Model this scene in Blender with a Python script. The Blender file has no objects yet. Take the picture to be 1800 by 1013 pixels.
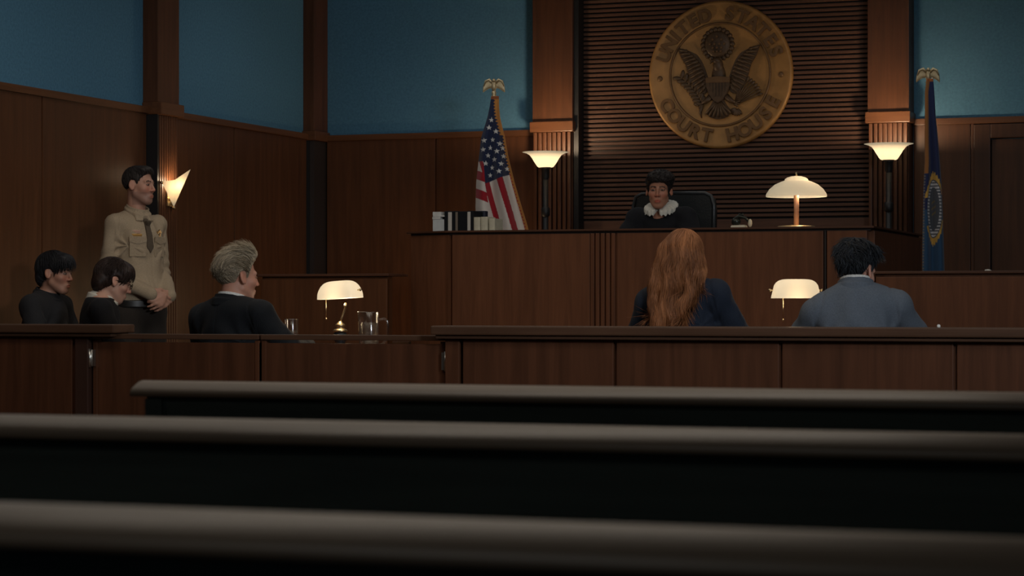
import bpy, bmesh, math, random
import numpy as np
from mathutils import Vector, Matrix
random.seed(7); np.random.seed(7)
SC = bpy.context.scene
COL = SC.collection
R = math.radians

# ------------------------------------------------------------------ camera
cam = bpy.data.cameras.new('camera'); camo = bpy.data.objects.new('camera', cam); COL.objects.link(camo)
YAW = 19.8
camo.location = (0, 0, 1.0)
camo.rotation_euler = (R(90), 0, R(YAW))
cam.lens = 78; cam.sensor_width = 36; cam.sensor_fit = 'HORIZONTAL'
cam.shift_y = 26.5/1800
cam.clip_start = .05; cam.clip_end = 60
cam.dof.use_dof = True; cam.dof.focus_distance = 11.5; cam.dof.aperture_fstop = 11
SC.camera = camo

# ------------------------------------------------------------------ world, exposure, room light
SC.view_settings.view_transform = 'Standard'; SC.view_settings.look = 'None'
SC.view_settings.exposure = 0.0; SC.view_settings.gamma = 1; SC.view_settings.use_curve_mapping = False
w = bpy.data.worlds.new('World'); SC.world = w; w.use_nodes = True
w.node_tree.nodes['Background'].inputs[0].default_value = (.5, .6, .75, 1)
w.node_tree.nodes['Background'].inputs[1].default_value = .01

def area(name, loc, target, sx, sy, power, col, spread=180):
    l = bpy.data.lights.new(name, 'AREA'); l.shape = 'RECTANGLE'; l.size = sx; l.size_y = sy
    l.energy = power; l.color = col; l.spread = R(spread)
    o = bpy.data.objects.new(name, l); COL.objects.link(o); o.location = loc
    d = Vector(target)-Vector(loc); o.rotation_euler = d.to_track_quat('-Z', 'Y').to_euler()
    return o
def point(name, loc, power, col, r=.03):
    l = bpy.data.lights.new(name, 'POINT'); l.energy = power; l.color = col; l.shadow_soft_size = r
    o = bpy.data.objects.new(name, l); COL.objects.link(o); o.location = loc
    return o
WARM = (1, .74, .48)
# area light just inside an assumed, unseen high window of the right wall
area('assumed_window_light', (1.52, 4.6, 2.65), (-6.6, 12.4, .7), 1.8, .8, 46, (.90, .95, 1.0), 80)
# unseen overhead area lights without fixtures, over the well and the public seats
area('unseen_ceiling_light', (-3.6, 9.6, 3.57), (-3.6, 9.6, 0), 5.0, 1.6, 34, (1, .84, .66))
area('unseen_ceiling_light', (-3.6, 13.5, 3.57), (-3.6, 13.5, 0), 5.6, .5, 9, (.95, .94, .92), 140)  # row added to grade the back wall darker toward the top
area('unseen_ceiling_light', (-5.5, 10.6, 3.57), (-5.5, 10.6, 0), .5, 5.6, 5.5, (.93, .95, .95), 140)  # row added to grade the left wall darker toward the top
area('unseen_ceiling_light', (-3.4, 5.4, 3.57), (-3.4, 5.4, 0), 4.2, 1.2, 38, (1, .88, .74))
area('unseen_ceiling_light', (-2.5, -.6, 3.57), (-2.5, -.6, 0), 3.0, 1.0, 10, (.95, .95, .9))  # added fill behind the camera, lifts the black pew backs

# ------------------------------------------------------------------ object helpers
def tag(o, label=None, cat=None, group=None, kind=None):
    if label: o['label'] = label
    if cat: o['category'] = cat
    if group: o['group'] = group
    if kind: o['kind'] = kind
    return o
def thing(name, label, cat, loc=(0, 0, 0), rz=0, group=None):
    o = bpy.data.objects.new(name, None); COL.objects.link(o); o.empty_display_size = .1
    o.location = loc; o.rotation_euler = (0, 0, rz)
    return tag(o, label, cat, group)
def copy_tree(o, parent=None):
    c = o.copy(); COL.objects.link(c)
    if parent: c.parent = parent
    for ch in list(o.children): copy_tree(ch, c)
    return c

class MB:
    """collects shapes and links them as one mesh object"""
    def __init__(self): self.bm = bmesh.new()
    def _add(self, vs, fs, smooth=False):
        b = [self.bm.verts.new(v) for v in vs]
        for f in fs:
            try:
                q = self.bm.faces.new([b[i] for i in f]); q.smooth = smooth
            except ValueError: pass
        return b
    def box(self, x0, x1, y0, y1, z0, z1, bev=0.0):
        t = bmesh.new()
        m = Matrix.Translation(((x0+x1)/2, (y0+y1)/2, (z0+z1)/2)) @ Matrix.Diagonal((abs(x1-x0), abs(y1-y0), abs(z1-z0), 1))
        bmesh.ops.create_cube(t, size=1, matrix=m)
        if bev: bmesh.ops.bevel(t, geom=list(t.edges), offset=bev, segments=2, affect='EDGES', profile=.6)
        self.merge(t); return self
    def merge(self, t, m=None):
        if m is not None: bmesh.ops.transform(t, matrix=m, verts=t.verts)
        t.verts.index_update()
        b = [self.bm.verts.new(v.co) for v in t.verts]
        for f in t.faces:
            try:
                q = self.bm.faces.new([b[v.index] for v in f.verts]); q.smooth = f.smooth
            except ValueError: pass
        t.free()
    def prism(self, pts, axis, a, b, bev=0.0, smooth=False):
        """outline in a plane, extruded along axis: 'x' outline is (y,z); 'y' outline (x,z); 'z' outline (x,y)"""
        t = bmesh.new(); n = len(pts)
        def P(p, h): return {'x': (h, p[0], p[1]), 'y': (p[0], h, p[1]), 'z': (p[0], p[1], h)}[axis]
        v0 = [t.verts.new(P(p, a)) for p in pts]; v1 = [t.verts.new(P(p, b)) for p in pts]
        t.faces.new(v0); t.faces.new(list(reversed(v1)))
        for i in range(n):
            f = t.faces.new((v0[i], v1[i], v1[(i+1) % n], v0[(i+1) % n])); f.smooth = smooth
        bmesh.ops.recalc_face_normals(t, faces=t.faces)
        if bev: bmesh.ops.bevel(t, geom=[e for e in t.edges], offset=bev, segments=2, affect='EDGES')
        self.merge(t); return self
    def lathe(self, prof, c=(0, 0, 0), n=32, smooth=True, m=None, sx=1, sy=1):
        t = bmesh.new(); rings = []
        for (r, z) in prof:
            if r < 1e-5: rings.append([t.verts.new((c[0], c[1], c[2]+z))])
            else: rings.append([t.verts.new((c[0]+r*sx*math.cos(2*math.pi*i/n), c[1]+r*sy*math.sin(2*math.pi*i/n), c[2]+z)) for i in range(n)])
        for A, B in zip(rings, rings[1:]):
            for i in range(n):
                j = (i+1) % n
                if len(A) == 1 and len(B) == 1: continue
                if len(A) == 1: f = t.faces.new((A[0], B[i], B[j]))
                elif len(B) == 1: f = t.faces.new((A[i], B[0], A[j]))
                else: f = t.faces.new((A[i], B[i], B[j], A[j]))
                f.smooth = smooth
        bmesh.ops.recalc_face_normals(t, faces=t.faces)
        self.merge(t, m); return self
    def tube(self, pts, r, n=10, caps=True):
        pts = [Vector(p) for p in pts]; rad = r if isinstance(r, (list, tuple)) else [r]*len(pts)
        t = bmesh.new(); rings = []; up = None
        for i, p in enumerate(pts):
            d = (pts[min(i+1, len(pts)-1)]-pts[max(i-1, 0)]).normalized()
            if up is None: up = d.orthogonal().normalized()
            up = (up-d*up.dot(d)).normalized(); s = d.cross(up)
            rings.append([t.verts.new(p+rad[i]*(math.cos(2*math.pi*k/n)*up+math.sin(2*math.pi*k/n)*s)) for k in range(n)])
        for A, B in zip(rings, rings[1:]):
            for k in range(n):
                f = t.faces.new((A[k], A[(k+1) % n], B[(k+1) % n], B[k])); f.smooth = True
        if caps: t.faces.new(list(reversed(rings[0]))); t.faces.new(rings[-1])
        bmesh.ops.recalc_face_normals(t, faces=t.faces)
        self.merge(t); return self
    def ball(self, c, r, m=None, n=20):
        t = bmesh.new(); bmesh.ops.create_uvsphere(t, u_segments=n, v_segments=n//2+2, radius=1)
        rr = r if isinstance(r, (tuple, list)) else (r, r, r)
        for f in t.faces: f.smooth = True
        M = Matrix.Translation(c) @ (m.to_4x4() if m is not None else Matrix.Identity(4)) @ Matrix.Diagonal((*rr, 1))
        self.merge(t, M); return self
    def build(self, name, mat, parent=None):
        me = bpy.data.meshes.new(name); self.bm.to_mesh(me); self.bm.free()
        me.materials.append(mat)
        o = bpy.data.objects.new(name, me); COL.objects.link(o)
        if parent: o.parent = parent
        return o
def structure(name, mb, mat, parent=None):
    o = mb.build(name, mat, parent)
    if not parent: o['kind'] = 'structure'
    return o

# ------------------------------------------------------------------ materials
def newmat(name):
    m = bpy.data.materials.new(name); m.use_nodes = True
    nt = m.node_tree; return m, nt, nt.nodes['Principled BSDF']
def plain(name, col, rough=.5, metal=0, spec=.5, noise=0, nscale=40, bump=0, sheen=0):
    m, nt, b = newmat(name)
    b.inputs['Base Color'].default_value = (*col, 1); b.inputs['Roughness'].default_value = rough
    b.inputs['Metallic'].default_value = metal; b.inputs['Specular IOR Level'].default_value = spec
    if sheen: b.inputs['Sheen Weight'].default_value = sheen
    if noise or bump:
        tc = nt.nodes.new('ShaderNodeTexCoord'); n = nt.nodes.new('ShaderNodeTexNoise')
        n.inputs['Scale'].default_value = nscale; n.inputs['Detail'].default_value = 4
        nt.links.new(tc.outputs['Object'], n.inputs['Vector'])
        if noise:
            r = nt.nodes.new('ShaderNodeValToRGB')
            r.color_ramp.elements[0].position = .3; r.color_ramp.elements[1].position = .7
            r.color_ramp.elements[0].color = (*[c*(1-noise) for c in col], 1)
            r.color_ramp.elements[1].color = (*[min(1, c*(1+noise)) for c in col], 1)
            nt.links.new(n.outputs['Fac'], r.inputs['Fac']); nt.links.new(r.outputs['Color'], b.inputs['Base Color'])
        if bump:
            bp = nt.nodes.new('ShaderNodeBump'); bp.inputs['Strength'].default_value = bump; bp.inputs['Distance'].default_value = .004
            nt.links.new(n.outputs['Fac'], bp.inputs['Height']); nt.links.new(bp.outputs['Normal'], b.inputs['Normal'])
    return m
def wood(name, col, rough=.42, axis='z', var=.22, spec=.35, coarse=1.0):
    m, nt, b = newmat(name)
    tc = nt.nodes.new('ShaderNodeTexCoord'); mp = nt.nodes.new('ShaderNodeMapping')
    s = {'z': (14, 14, .9), 'x': (.9, 14, 14), 'y': (14, .9, 14)}[axis]
    mp.inputs['Scale'].default_value = [v*coarse for v in s]
    n = nt.nodes.new('ShaderNodeTexNoise'); n.inputs['Scale'].default_value = 1.6; n.inputs['Detail'].default_value = 6
    n.inputs['Roughness'].default_value = .62; n.inputs['Distortion'].default_value = .5
    r = nt.nodes.new('ShaderNodeValToRGB')
    r.color_ramp.elements[0].position = .32; r.color_ramp.elements[1].position = .68
    r.color_ramp.elements[0].color = (*[c*(1-var) for c in col], 1)
    r.color_ramp.elements[1].color = (*[c*(1+var) for c in col], 1)
    n2 = nt.nodes.new('ShaderNodeTexNoise'); n2.inputs['Scale'].default_value = .9; n2.inputs['Detail'].default_value = 2
    mx = nt.nodes.new('ShaderNodeMix'); mx.data_type = 'RGBA'; mx.blend_type = 'MULTIPLY'; mx.inputs[0].default_value = .45
    nt.links.new(tc.outputs['Object'], mp.inputs['Vector']); nt.links.new(mp.outputs['Vector'], n.inputs['Vector'])
    nt.links.new(tc.outputs['Object'], n2.inputs['Vector'])
    nt.links.new(n.outputs['Fac'], r.inputs['Fac'])
    nt.links.new(r.outputs['Color'], mx.inputs[6]); nt.links.new(n2.outputs['Fac'], mx.inputs[7])
    nt.links.new(mx.outputs[2], b.inputs['Base Color'])
    bp = nt.nodes.new('ShaderNodeBump'); bp.inputs['Strength'].default_value = .06; bp.inputs['Distance'].default_value = .002
    nt.links.new(n.outputs['Fac'], bp.inputs['Height']); nt.links.new(bp.outputs['Normal'], b.inputs['Normal'])
    b.inputs['Roughness'].default_value = rough; b.inputs['Specular IOR Level'].default_value = spec
    return m
def glow(name, col, strength, base=(.85, .8, .68)):
    m, nt, b = newmat(name)
    b.inputs['Base Color'].default_value = (*base, 1); b.inputs['Roughness'].default_value = .35
    b.inputs['Emission Color'].default_value = (*col, 1); b.inputs['Emission Strength'].default_value = strength
    return m
def vcol(name, rough=.6, spec=.4, sheen=0, sss=0, bump=0, bscale=300):
    m, nt, b = newmat(name)
    a = nt.nodes.new('ShaderNodeAttribute'); a.attribute_name = 'Col'
    nt.links.new(a.outputs['Color'], b.inputs['Base Color'])
    b.inputs['Roughness'].default_value = rough; b.inputs['Specular IOR Level'].default_value = spec
    if sheen: b.inputs['Sheen Weight'].default_value = sheen
    if sss:
        b.inputs['Subsurface Weight'].default_value = sss; b.inputs['Subsurface Scale'].default_value = .01
        b.inputs['Subsurface Radius'].default_value = (1, .35, .2)
    if bump:
        tc = nt.nodes.new('ShaderNodeTexCoord'); n = nt.nodes.new('ShaderNodeTexNoise'); n.inputs['Scale'].default_value = bscale
        bp = nt.nodes.new('ShaderNodeBump'); bp.inputs['Strength'].default_value = bump; bp.inputs['Distance'].default_value = .003
        nt.links.new(tc.outputs['Object'], n.inputs['Vector']); nt.links.new(n.outputs['Fac'], bp.inputs['Height'])
        nt.links.new(bp.outputs['Normal'], b.inputs['Normal'])
    return m
def glassmat(name, col=(1, 1, 1), rough=.02, ior=1.45):
    m, nt, b = newmat(name)
    b.inputs['Base Color'].default_value = (*col, 1); b.inputs['Roughness'].default_value = rough
    b.inputs['IOR'].default_value = ior; b.inputs['Transmission Weight'].default_value = 1
    return m

WC = (.115, .042, .016)
M_PANEL = wood('wood_wall_panel', WC, .42)
M_TRIM = wood('wood_trim_along_x', (.15, .058, .023), .4, 'x')
M_TRIMY = wood('wood_trim_along_y', (.15, .058, .023), .4, 'y')
M_POST = wood('wood_pilaster', (.12, .045, .019), .45)
M_BENCH = wood('wood_bench_panel', (.165, .062, .028), .45, var=.22, spec=.25)
M_BENCHX = wood('wood_bench_cap', (.10, .04, .02), .45, 'x')
M_BAR = wood('wood_bar_panel', (.09, .034, .016), .45, var=.25, spec=.25)
M_BARX = wood('wood_bar_cap', (.09, .045, .026), .45, 'x', spec=.25)
M_SLAT = wood('wood_slats', (.15, .075, .05), .5, 'x', spec=.2)
M_DARKWOOD = wood('wood_dark_backing', (.02, .011, .008), .5)
M_PEW = wood('wood_pew_dark', (.11, .13, .115), .65, 'x', spec=.15)
M_PEWCAP = wood('wood_pew_cap_sheen', (.32, .235, .17), .42, 'x', var=.10, spec=.45)  # paler base colour carries the grazing sheen of the rails
M_TABLE = wood('wood_table', (.14, .06, .025), .35, 'x')
M_CHAIR = wood('wood_chair', (.09, .04, .018), .4)
M_FLOOR = wood('wood_floor_boards', (.1, .05, .025), .4, 'y')
M_BLUE = plain('blue_wall_paint', (.08, .205, .32), .85, noise=.12, nscale=60, bump=.25, spec=.2)
M_CEIL = plain('ceiling_plaster', (.3, .28, .25), .9, noise=.05)
M_BLACK = plain('black_lacquer_and_shade', (.01, .01, .011), .5)
M_BRASS = plain('aged_brass', (.62, .48, .28), .32, 1)
M_STEEL = plain('brushed_steel', (.62, .6, .56), .3, 1)
M_LEATHER = plain('black_leather', (.012, .016, .018), .38, noise=.2, bump=.25, nscale=120)
# ------------------------------------------------------------------ the room
XL, XR, YB, YR, ZC = -7.0, 1.6, 15.13, -2.0, 3.6
ZRAIL = 2.25
structure('floor', MB().box(XL-.1, XR+.1, YR-.1, YB+.1, -.1, 0), M_FLOOR)
structure('ceiling', MB().box(XL-.1, XR+.1, YR-.1, YB+.1, ZC, ZC+.1), M_CEIL)
wl = structure('wall_left', MB().box(XL-.12, XL, YR, YB+.12, 0, ZC), M_BLUE)
wb = structure('wall_back', MB().box(XL, XR, YB, YB+.12, 0, ZC), M_BLUE)
structure('wall_rear', MB().box(XL, XR, YR-.1, YR, 0, ZC), M_BLUE)
wr = MB()
for a in [(YR, 3.3, 0, ZC), (5.9, YB, 0, ZC), (3.3, 5.9, 0, 2.1), (3.3, 5.9, 3.4, ZC)]:
    wr.box(XR, XR+.12, a[0], a[1], a[2], a[3])
structure('wall_right', wr, M_BLUE)
wn = structure('assumed_window_1', MB().box(XR+.04, XR+.08, 3.3, 5.9, 2.1, 2.16).box(XR+.04, XR+.08, 3.3, 5.9, 3.34, 3.4)
   .box(XR+.04, XR+.08, 3.3, 3.36, 2.1, 3.4).box(XR+.04, XR+.08, 5.84, 5.9, 2.1, 3.4).box(XR+.04, XR+.08, 4.57, 4.63, 2.1, 3.4), M_TRIMY)  # assumed window out of view, added to go with the cool side light
MB().box(XR+.055, XR+.065, 3.3, 5.9, 2.1, 3.4).build('assumed_window_pane', plain('frosted_window_glass', (.7, .75, .8), .6), wn)

# wainscot panels of the left wall: boards with narrow grooves between them
def wain_left(n, y0, y1, cuts):
    mb = MB(); ys = [y0]+cuts+[y1]
    for a, b in zip(ys, ys[1:]): mb.box(XL-.002, XL+.03, a+.006, b-.006, .14, ZRAIL-.035, .004)
    mb.box(XL-.001, XL+.012, y0, y1, .0, ZRAIL-.02)
    structure('wall_left_panelling' if n == 0 else 'wall_left_panelling', mb, M_PANEL)
wain_left(0, YR, 12.5, [-.5, .9, 2.3, 3.7, 5.1, 6.5, 7.9, 9.6, 11.26])
wain_left(1, 12.78, 14.89, [13.72])
def wain_back(x0, x1, cuts):
    mb = MB(); xs = [x0]+cuts+[x1]
    for a, b in zip(xs, xs[1:]): mb.box(a+.006, b-.006, YB-.03, YB+.002, .14, ZRAIL-.035, .004)
    mb.box(x0, x1, YB-.012, YB+.001, 0, ZRAIL-.02)
    structure('wall_back_panelling', mb, M_PANEL)
wain_back(-6.91, -5.22, [-6.03])
wain_back(-2.54, -2.15, [])
wain_back(-1.1, XR, [-.3, .6])
structure('trim_1', MB().box(XL, XL+.05, YR, 12.5, ZRAIL-.045, ZRAIL, .006), M_TRIMY)
structure('trim_2', MB().box(XL, XL+.05, 12.78, 14.89, ZRAIL-.045, ZRAIL, .006), M_TRIMY)
structure('trim_3', MB().box(-6.91, -5.22, YB-.05, YB, ZRAIL-.045, ZRAIL, .006), M_TRIM)
structure('trim_4', MB().box(-2.54, XR, YB-.05, YB, ZRAIL-.045, ZRAIL, .006), M_TRIM)
structure('baseboard_left', MB().box(XL, XL+.04, YR, 12.5, 0, .14, .005).box(XL, XL+.04, 12.78, 14.89, 0, .14, .005), M_TRIMY)
structure('baseboard_back', MB().box(-6.91, -5.22, YB-.04, YB, 0, .14, .005).box(-2.54, -2.15, YB-.04, YB, 0, .14, .005), M_TRIM)

# pilasters: plain above the rail, fluted below it with a moulded cap
def pil_back(n, x0, x1, yf):
    o = structure('trim_%d' % n, MB().box(x0, x1, yf, YB, ZRAIL+.04, ZC, .004), M_POST)
    MB().box(x0-.012, x1+.012, yf-.03, YB, ZRAIL-.035, ZRAIL+.04, .006).build('capital', M_TRIM, o)
    fl = MB().box(x0+.005, x1-.005, yf+.02, YB, 0, ZRAIL-.03)
    k = 8; wd = (x1-x0-.01)/k
    for i in range(k):
        fl.box(x0+.005+i*wd+wd*.16, x0+.005+(i+1)*wd-wd*.16, yf-.012, yf+.025, .15, ZRAIL-.036, .005)
    fl.box(x0, x1, yf-.02, YB, 0, .15, .004)
    fl.build('fluted_shaft', M_POST, o)
pil_back(5, -5.22, -4.92, 14.93)
pil_back(6, -2.82, -2.54, 14.93)
o = structure('trim_7', MB().box(XL, XL+.11, 12.5, 12.78, ZRAIL+.03, ZC, .004), M_POST)
MB().box(XL, XL+.14, 12.49, 12.795, ZRAIL-.05, ZRAIL+.03, .006).build('capital', M_TRIMY, o)
fl = MB().box(XL+.03, XL+.085, 12.515, 12.77, 0, ZRAIL-.045)
for i in range(8): fl.box(XL+.085, XL+.11, 12.52+i*.031, 12.542+i*.031, .15, ZRAIL-.05, .004)
fl.build('fluted_shaft', M_POST, o)
structure('trim_8', MB().box(XL, XL+.107, 12.497, 12.516, 0, ZRAIL-.05), M_BLACK)  # black sheet stands in for shade on the pilaster's near side
o = structure('trim_9', MB().box(XL, -6.91, 14.89, YB, ZRAIL+.02, ZC, .004), M_POST)
MB().box(XL, -6.89, 14.87, YB, ZRAIL-.05, ZRAIL+.02, .005).build('capital', M_TRIM, o)
MB().box(XL, -6.915, 14.9, YB, 0, ZRAIL-.05).build('shaft', plain('dark_stained_post', (.03, .022, .02), .5), o)
MB().box(XL+.005, -6.95, 14.885, 14.905, 0, ZRAIL-.05).build('shade_strip', M_BLACK, o)  # black strip painting the shade on the corner pilaster

# slatted wall behind the judge
o = structure('trim_10', MB().box(-4.92, -2.82, YB-.02, YB, 0, ZC), M_DARKWOOD)
sl = MB(); z = 1.60
while z < ZC-.03:
    sl.box(-4.885, -2.82, YB-.055, YB-.015, z, z+.0205, .003); z += .0327
sl.build('slats', M_SLAT, o)
MB().box(-4.885, -2.82, YB-.05, YB-.01, 1.0, 1.585, .004).build('lower_board', M_SLAT, o)
MB().box(-4.92, -4.885, 14.96, YB, 0, ZC).build('shade_strip', M_BLACK, o)  # black strip in place of the shade on the pilaster's side

# door at the right of the back wall
o = structure('door_1', MB().box(-2.13, -2.02, YB-.06, YB, 0, 2.2, .006).box(-1.14, -1.04, YB-.06, YB, 0, 2.2, .006)
              .box(-2.02, -1.14, YB-.06, YB, 2.105, 2.2, .006), wood('wood_door_frame', (.09, .035, .016), .42))
MB().box(-2.015, -1.145, YB-.03, YB-.005, .01, 2.1, .003).build('door_leaf', M_PANEL, o)
MB().tube([(-1.22, YB-.03, 1.02), (-1.22, YB-.09, 1.02), (-1.32, YB-.09, 1.02)], .009).build('door_handle', M_BRASS, o)
structure('trim_11', MB().box(-2.15, -2.131, YB-.05, YB, 0, ZRAIL-.045, .003), M_POST)

# raised platform of the judge
dais = structure('floor_dais', MB().box(-4.85, -2.32, 12.1, 13.72, 0, .52), M_FLOOR)

# ------------------------------------------------------------------ pews
def make_pew(y, label):
    t = thing('pew', label, 'pew', (-.3, y, 0), 0, 'public pews')
    L0, L1 = -1.55, 1.6
    zt = .87
    cap = MB()
    # rounded rail: high at the back, falling toward the viewer
    cap.prism([(0, zt-.004), (-.006, zt), (-.02, zt-.002), (-.042, zt-.011), (-.05, zt-.018), (-.051, zt-.024), (-.046, zt-.026), (0, zt-.026)],
              'x', L0, L1, smooth=True)
    cap.build('top_rail', M_PEWCAP, t)
    MB().prism([(-.040, zt-.026), (-.008, zt-.026), (.06, .44), (.03, .44)], 'x', L0+.03, L1-.03).build('backrest', M_PEW, t)
    MB().box(L0+.02, L1-.02, .03, .44, .41, .45, .008).build('seat', M_PEW, t)
    for x in (L0, L1-.082):
        MB().prism([(-.044, zt-.026), (.01, zt-.026), (.03, .66), (.42, .62), (.46, .58), (.46, 0), (-.02, 0), (-.02, .5)], 'x', x+.022, x+.06, .004).build('end_panel', M_PEW, t)
    return t
make_pew(1.26, 'dark wooden pew nearest the viewer, its pale top rail across the bottom of the picture')
make_pew(2.25, 'middle dark wooden pew with pale top rail, a bright patch of light on it')
make_pew(3.31, 'dark wooden pew next to the bar, the only one whose rail end shows at left')

# ------------------------------------------------------------------ the bar and its swing gates
YBAR = 8.0
M_DARKPOST = wood('wood_dark_post', (.05, .022, .014), .5)
def panel_front(mb, x0, x1, y, z0, z1, fw=.05):
    """framed panel, face toward -y"""
    mb.box(x0, x1, y, y+.025, z0, z1)
    mb.box(x0, x0+fw, y-.012, y+.03, z0, z1, .003); mb.box(x1-fw, x1, y-.012, y+.03, z0, z1, .003)
    mb.box(x0+fw, x1-fw, y-.012, y+.03, z1-fw, z1, .003); mb.box(x0+fw, x1-fw, y-.012, y+.03, z0, z0+fw*1.6, .003)
t = thing('bar_rail', 'long dark wooden court bar with thick moulded top rail, on the right of the gates', 'railing', (-3.1, YBAR, 0))
MB().box(-.1, 4.55, -.045, .13, .877, .912, .006).box(-.085, 4.55, -.03, .115, .862, .878, .004).build('top_rail', M_BARX, t)
mb = MB()
xs = [-.055, .012, .632, 1.268, 1.904, 2.54, 3.18, 3.82, 4.55]
mb.box(-.055, .004, -.003, .1, 0, .862, .003)
for a, b in zip(xs[1:], xs[2:]):
    mb.box(a+.006, b-.006, 0, .02, .12, .862, .003)
mb.box(.02, 4.55, .012, .085, 0, .862)
mb.box(.02, 4.55, -.01, .09, 0, .12, .004)
mb.build('panel', M_BAR, t)
t = thing('bar_rail', 'short dark wooden court bar with moulded top rail at far left, beside the gate hinge', 'railing', (-4.8, YBAR, 0))
MB().box(-2.17, .21, -.045, .13, .877, .912, .006).box(-2.17, .19, -.03, .115, .862, .878, .004).build('top_rail', M_BARX, t)
mb = MB().box(-2.17, 0, .012, .085, 0, .862).box(-1.3, -.012, 0, .02, .12, .862, .003).box(-2.17, -1.315, 0, .02, .12, .862, .003)
mb.box(-2.17, .0, -.01, .09, 0, .12, .004)
mb.build('panel', M_BAR, t)
MB().box(.004, .066, -.003, .1, 0, .862, .004).build('post', M_DARKPOST, t)

def make_gate(x0, x1, label, hinge_x, hs):
    t = thing('swing_gate', label, 'gate', ((x0+x1)/2, YBAR+.03, 0), 0, 'swing gates of the bar')
    h = (x1-x0)/2
    MB().box(-h, h, -.005, .02, .2, .84).build('panel', M_BAR, t)
    fr = MB().box(-h, -h+.02, -.008, .03, .12, .85, .003).box(h-.02, h, -.008, .03, .12, .85, .003).box(-h, h, -.016, .03, .12, .2, .003)
    fr.build('frame', M_BAR, t)
    MB().box(-h, h, -.016, .045, .853, .874, .003).build('top_rail', M_BARX, t)
    hg = MB().tube([(hinge_x-(x0+x1)/2, -.024, .735), (hinge_x-(x0+x1)/2, -.024, .812)], .007, 12)
    hg.box(hinge_x-(x0+x1)/2, hinge_x-(x0+x1)/2+hs*.02, -.02, -.012, .74, .808)
    g = hg.build('hinge', M_STEEL, t); g['label'] = 'steel barrel hinge'
    return t
make_gate(-4.725, -3.965, 'left wooden swing gate leaf of the bar, steel hinge at its left edge', -4.73, 1)
make_gate(-3.955, -3.165, 'right wooden swing gate leaf of the bar, below the table lamp and water pitcher', -3.155, -1)

# ------------------------------------------------------------------ the judge's bench, clerk's desk, witness stand
ZB = 1.42
t = thing('judge_bench', 'tall panelled wooden judge bench with fluted strip on its front', 'bench', (0, 12.0, 0))
MB().prism([(-4.99, .12), (-4.71, .03), (-2.265, .03), (-2.265, 1.6), (-2.31, 1.6), (-2.31, .08), (-4.69, .08), (-4.94, .16), (-4.94, 1.6), (-4.99, 1.6)], 'z', 0, ZB-.012).build('carcass', M_BENCH, t)
MB().prism([(-5.02, .10), (-4.725, -.018), (-2.228, -.018), (-2.228, 1.59), (-2.34, 1.59), (-2.34, .30), (-4.86, .30), (-4.86, 1.59), (-5.02, 1.59)], 'z', ZB-.012, ZB, .003).build('ledge', M_BENCHX, t)
MB().prism([(-4.995, .115), (-4.715, .012), (-2.25, .012), (-2.25, 1.58), (-2.3, 1.58), (-2.3, .1), (-4.7, .1), (-4.9, .18), (-4.9, 1.58), (-4.995, 1.58)], 'z', ZB-.026, ZB-.012).build('shaded_moulding', M_DARKWOOD, t)  # dark wood draws the shadow line under the ledge
fp = MB()
for a, b in [(-4.69, -3.85), (-3.69, -2.51), (-2.49, -2.27)]:
    fp.box(a, b, 0, .035, .15, ZB-.024, .003)
fp.prism([(-4.995, .115), (-4.715, .0), (-4.70, .03), (-4.985, .145)], 'z', .1, ZB-.024)
fp.box(-2.28, -2.235, .04, 1.58, .15, ZB-.024, .003)
fp.box(-4.72, -2.235, -.012, .04, 0, .15, .004)
fp.build('front_panel', M_BENCH, t)
ff = MB().box(-3.85, -3.69, .012, .035, .15, ZB-.024)
for i in range(5): ff.box(-3.846+i*.031, -3.824+i*.031, -.006, .02, .15, ZB-.024, .003)
ff.build('fluted_strip', M_BENCH, t)
MB().box(-2.505, -2.495, -.001, .03, .15, ZB-.024, .002).build('mullion', M_DARKWOOD, t)
MB().box(-4.86, -2.34, .1, .62, 1.19, 1.23, .004).build('desktop', M_TABLE, t)
dsk = t

t = thing('clerk_desk', 'low panelled wooden clerk desk left of the judge bench', 'desk', (-5.4, 11.8, 0))
MB().box(-.44, .40, -.012, .28, 1.155, 1.17, .003).build('ledge', M_BENCHX, t)
mb = MB().box(-.42, .385, .02, .08, 0, 1.155).box(-.42, .385, 0, .03, .12, 1.14, .004)
mb.box(-.42, -.38, .02, 1.5, 0, 1.155).box(-.42, .385, -.01, .04, 0, .12, .003)
mb.build('front_panel', M_PANEL, t)
MB().box(-.38, .375, .08, .6, .74, .77).build('desktop', M_TABLE, t)

t = thing('witness_stand', 'low panelled wooden witness stand right of the judge bench', 'stand', (-.3, 11.8, 0))
MB().box(-1.91, 1.85, -.012, .14, 1.155, 1.17, .003).build('ledge', M_BENCHX, t)
mb = MB().box(-1.89, 1.83, .02, .08, 0, 1.155)
for a, b in [(-1.885, -.2), (-.19, .9), (.91, 1.83)]: mb.box(a, b, 0, .03, .12, 1.14, .004)
mb.box(-1.89, -1.84, .02, 1.5, 0, 1.155).box(-1.89, 1.83, -.01, .04, 0, .12, .003)
mb.build('front_panel', M_BENCH, t)

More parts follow.
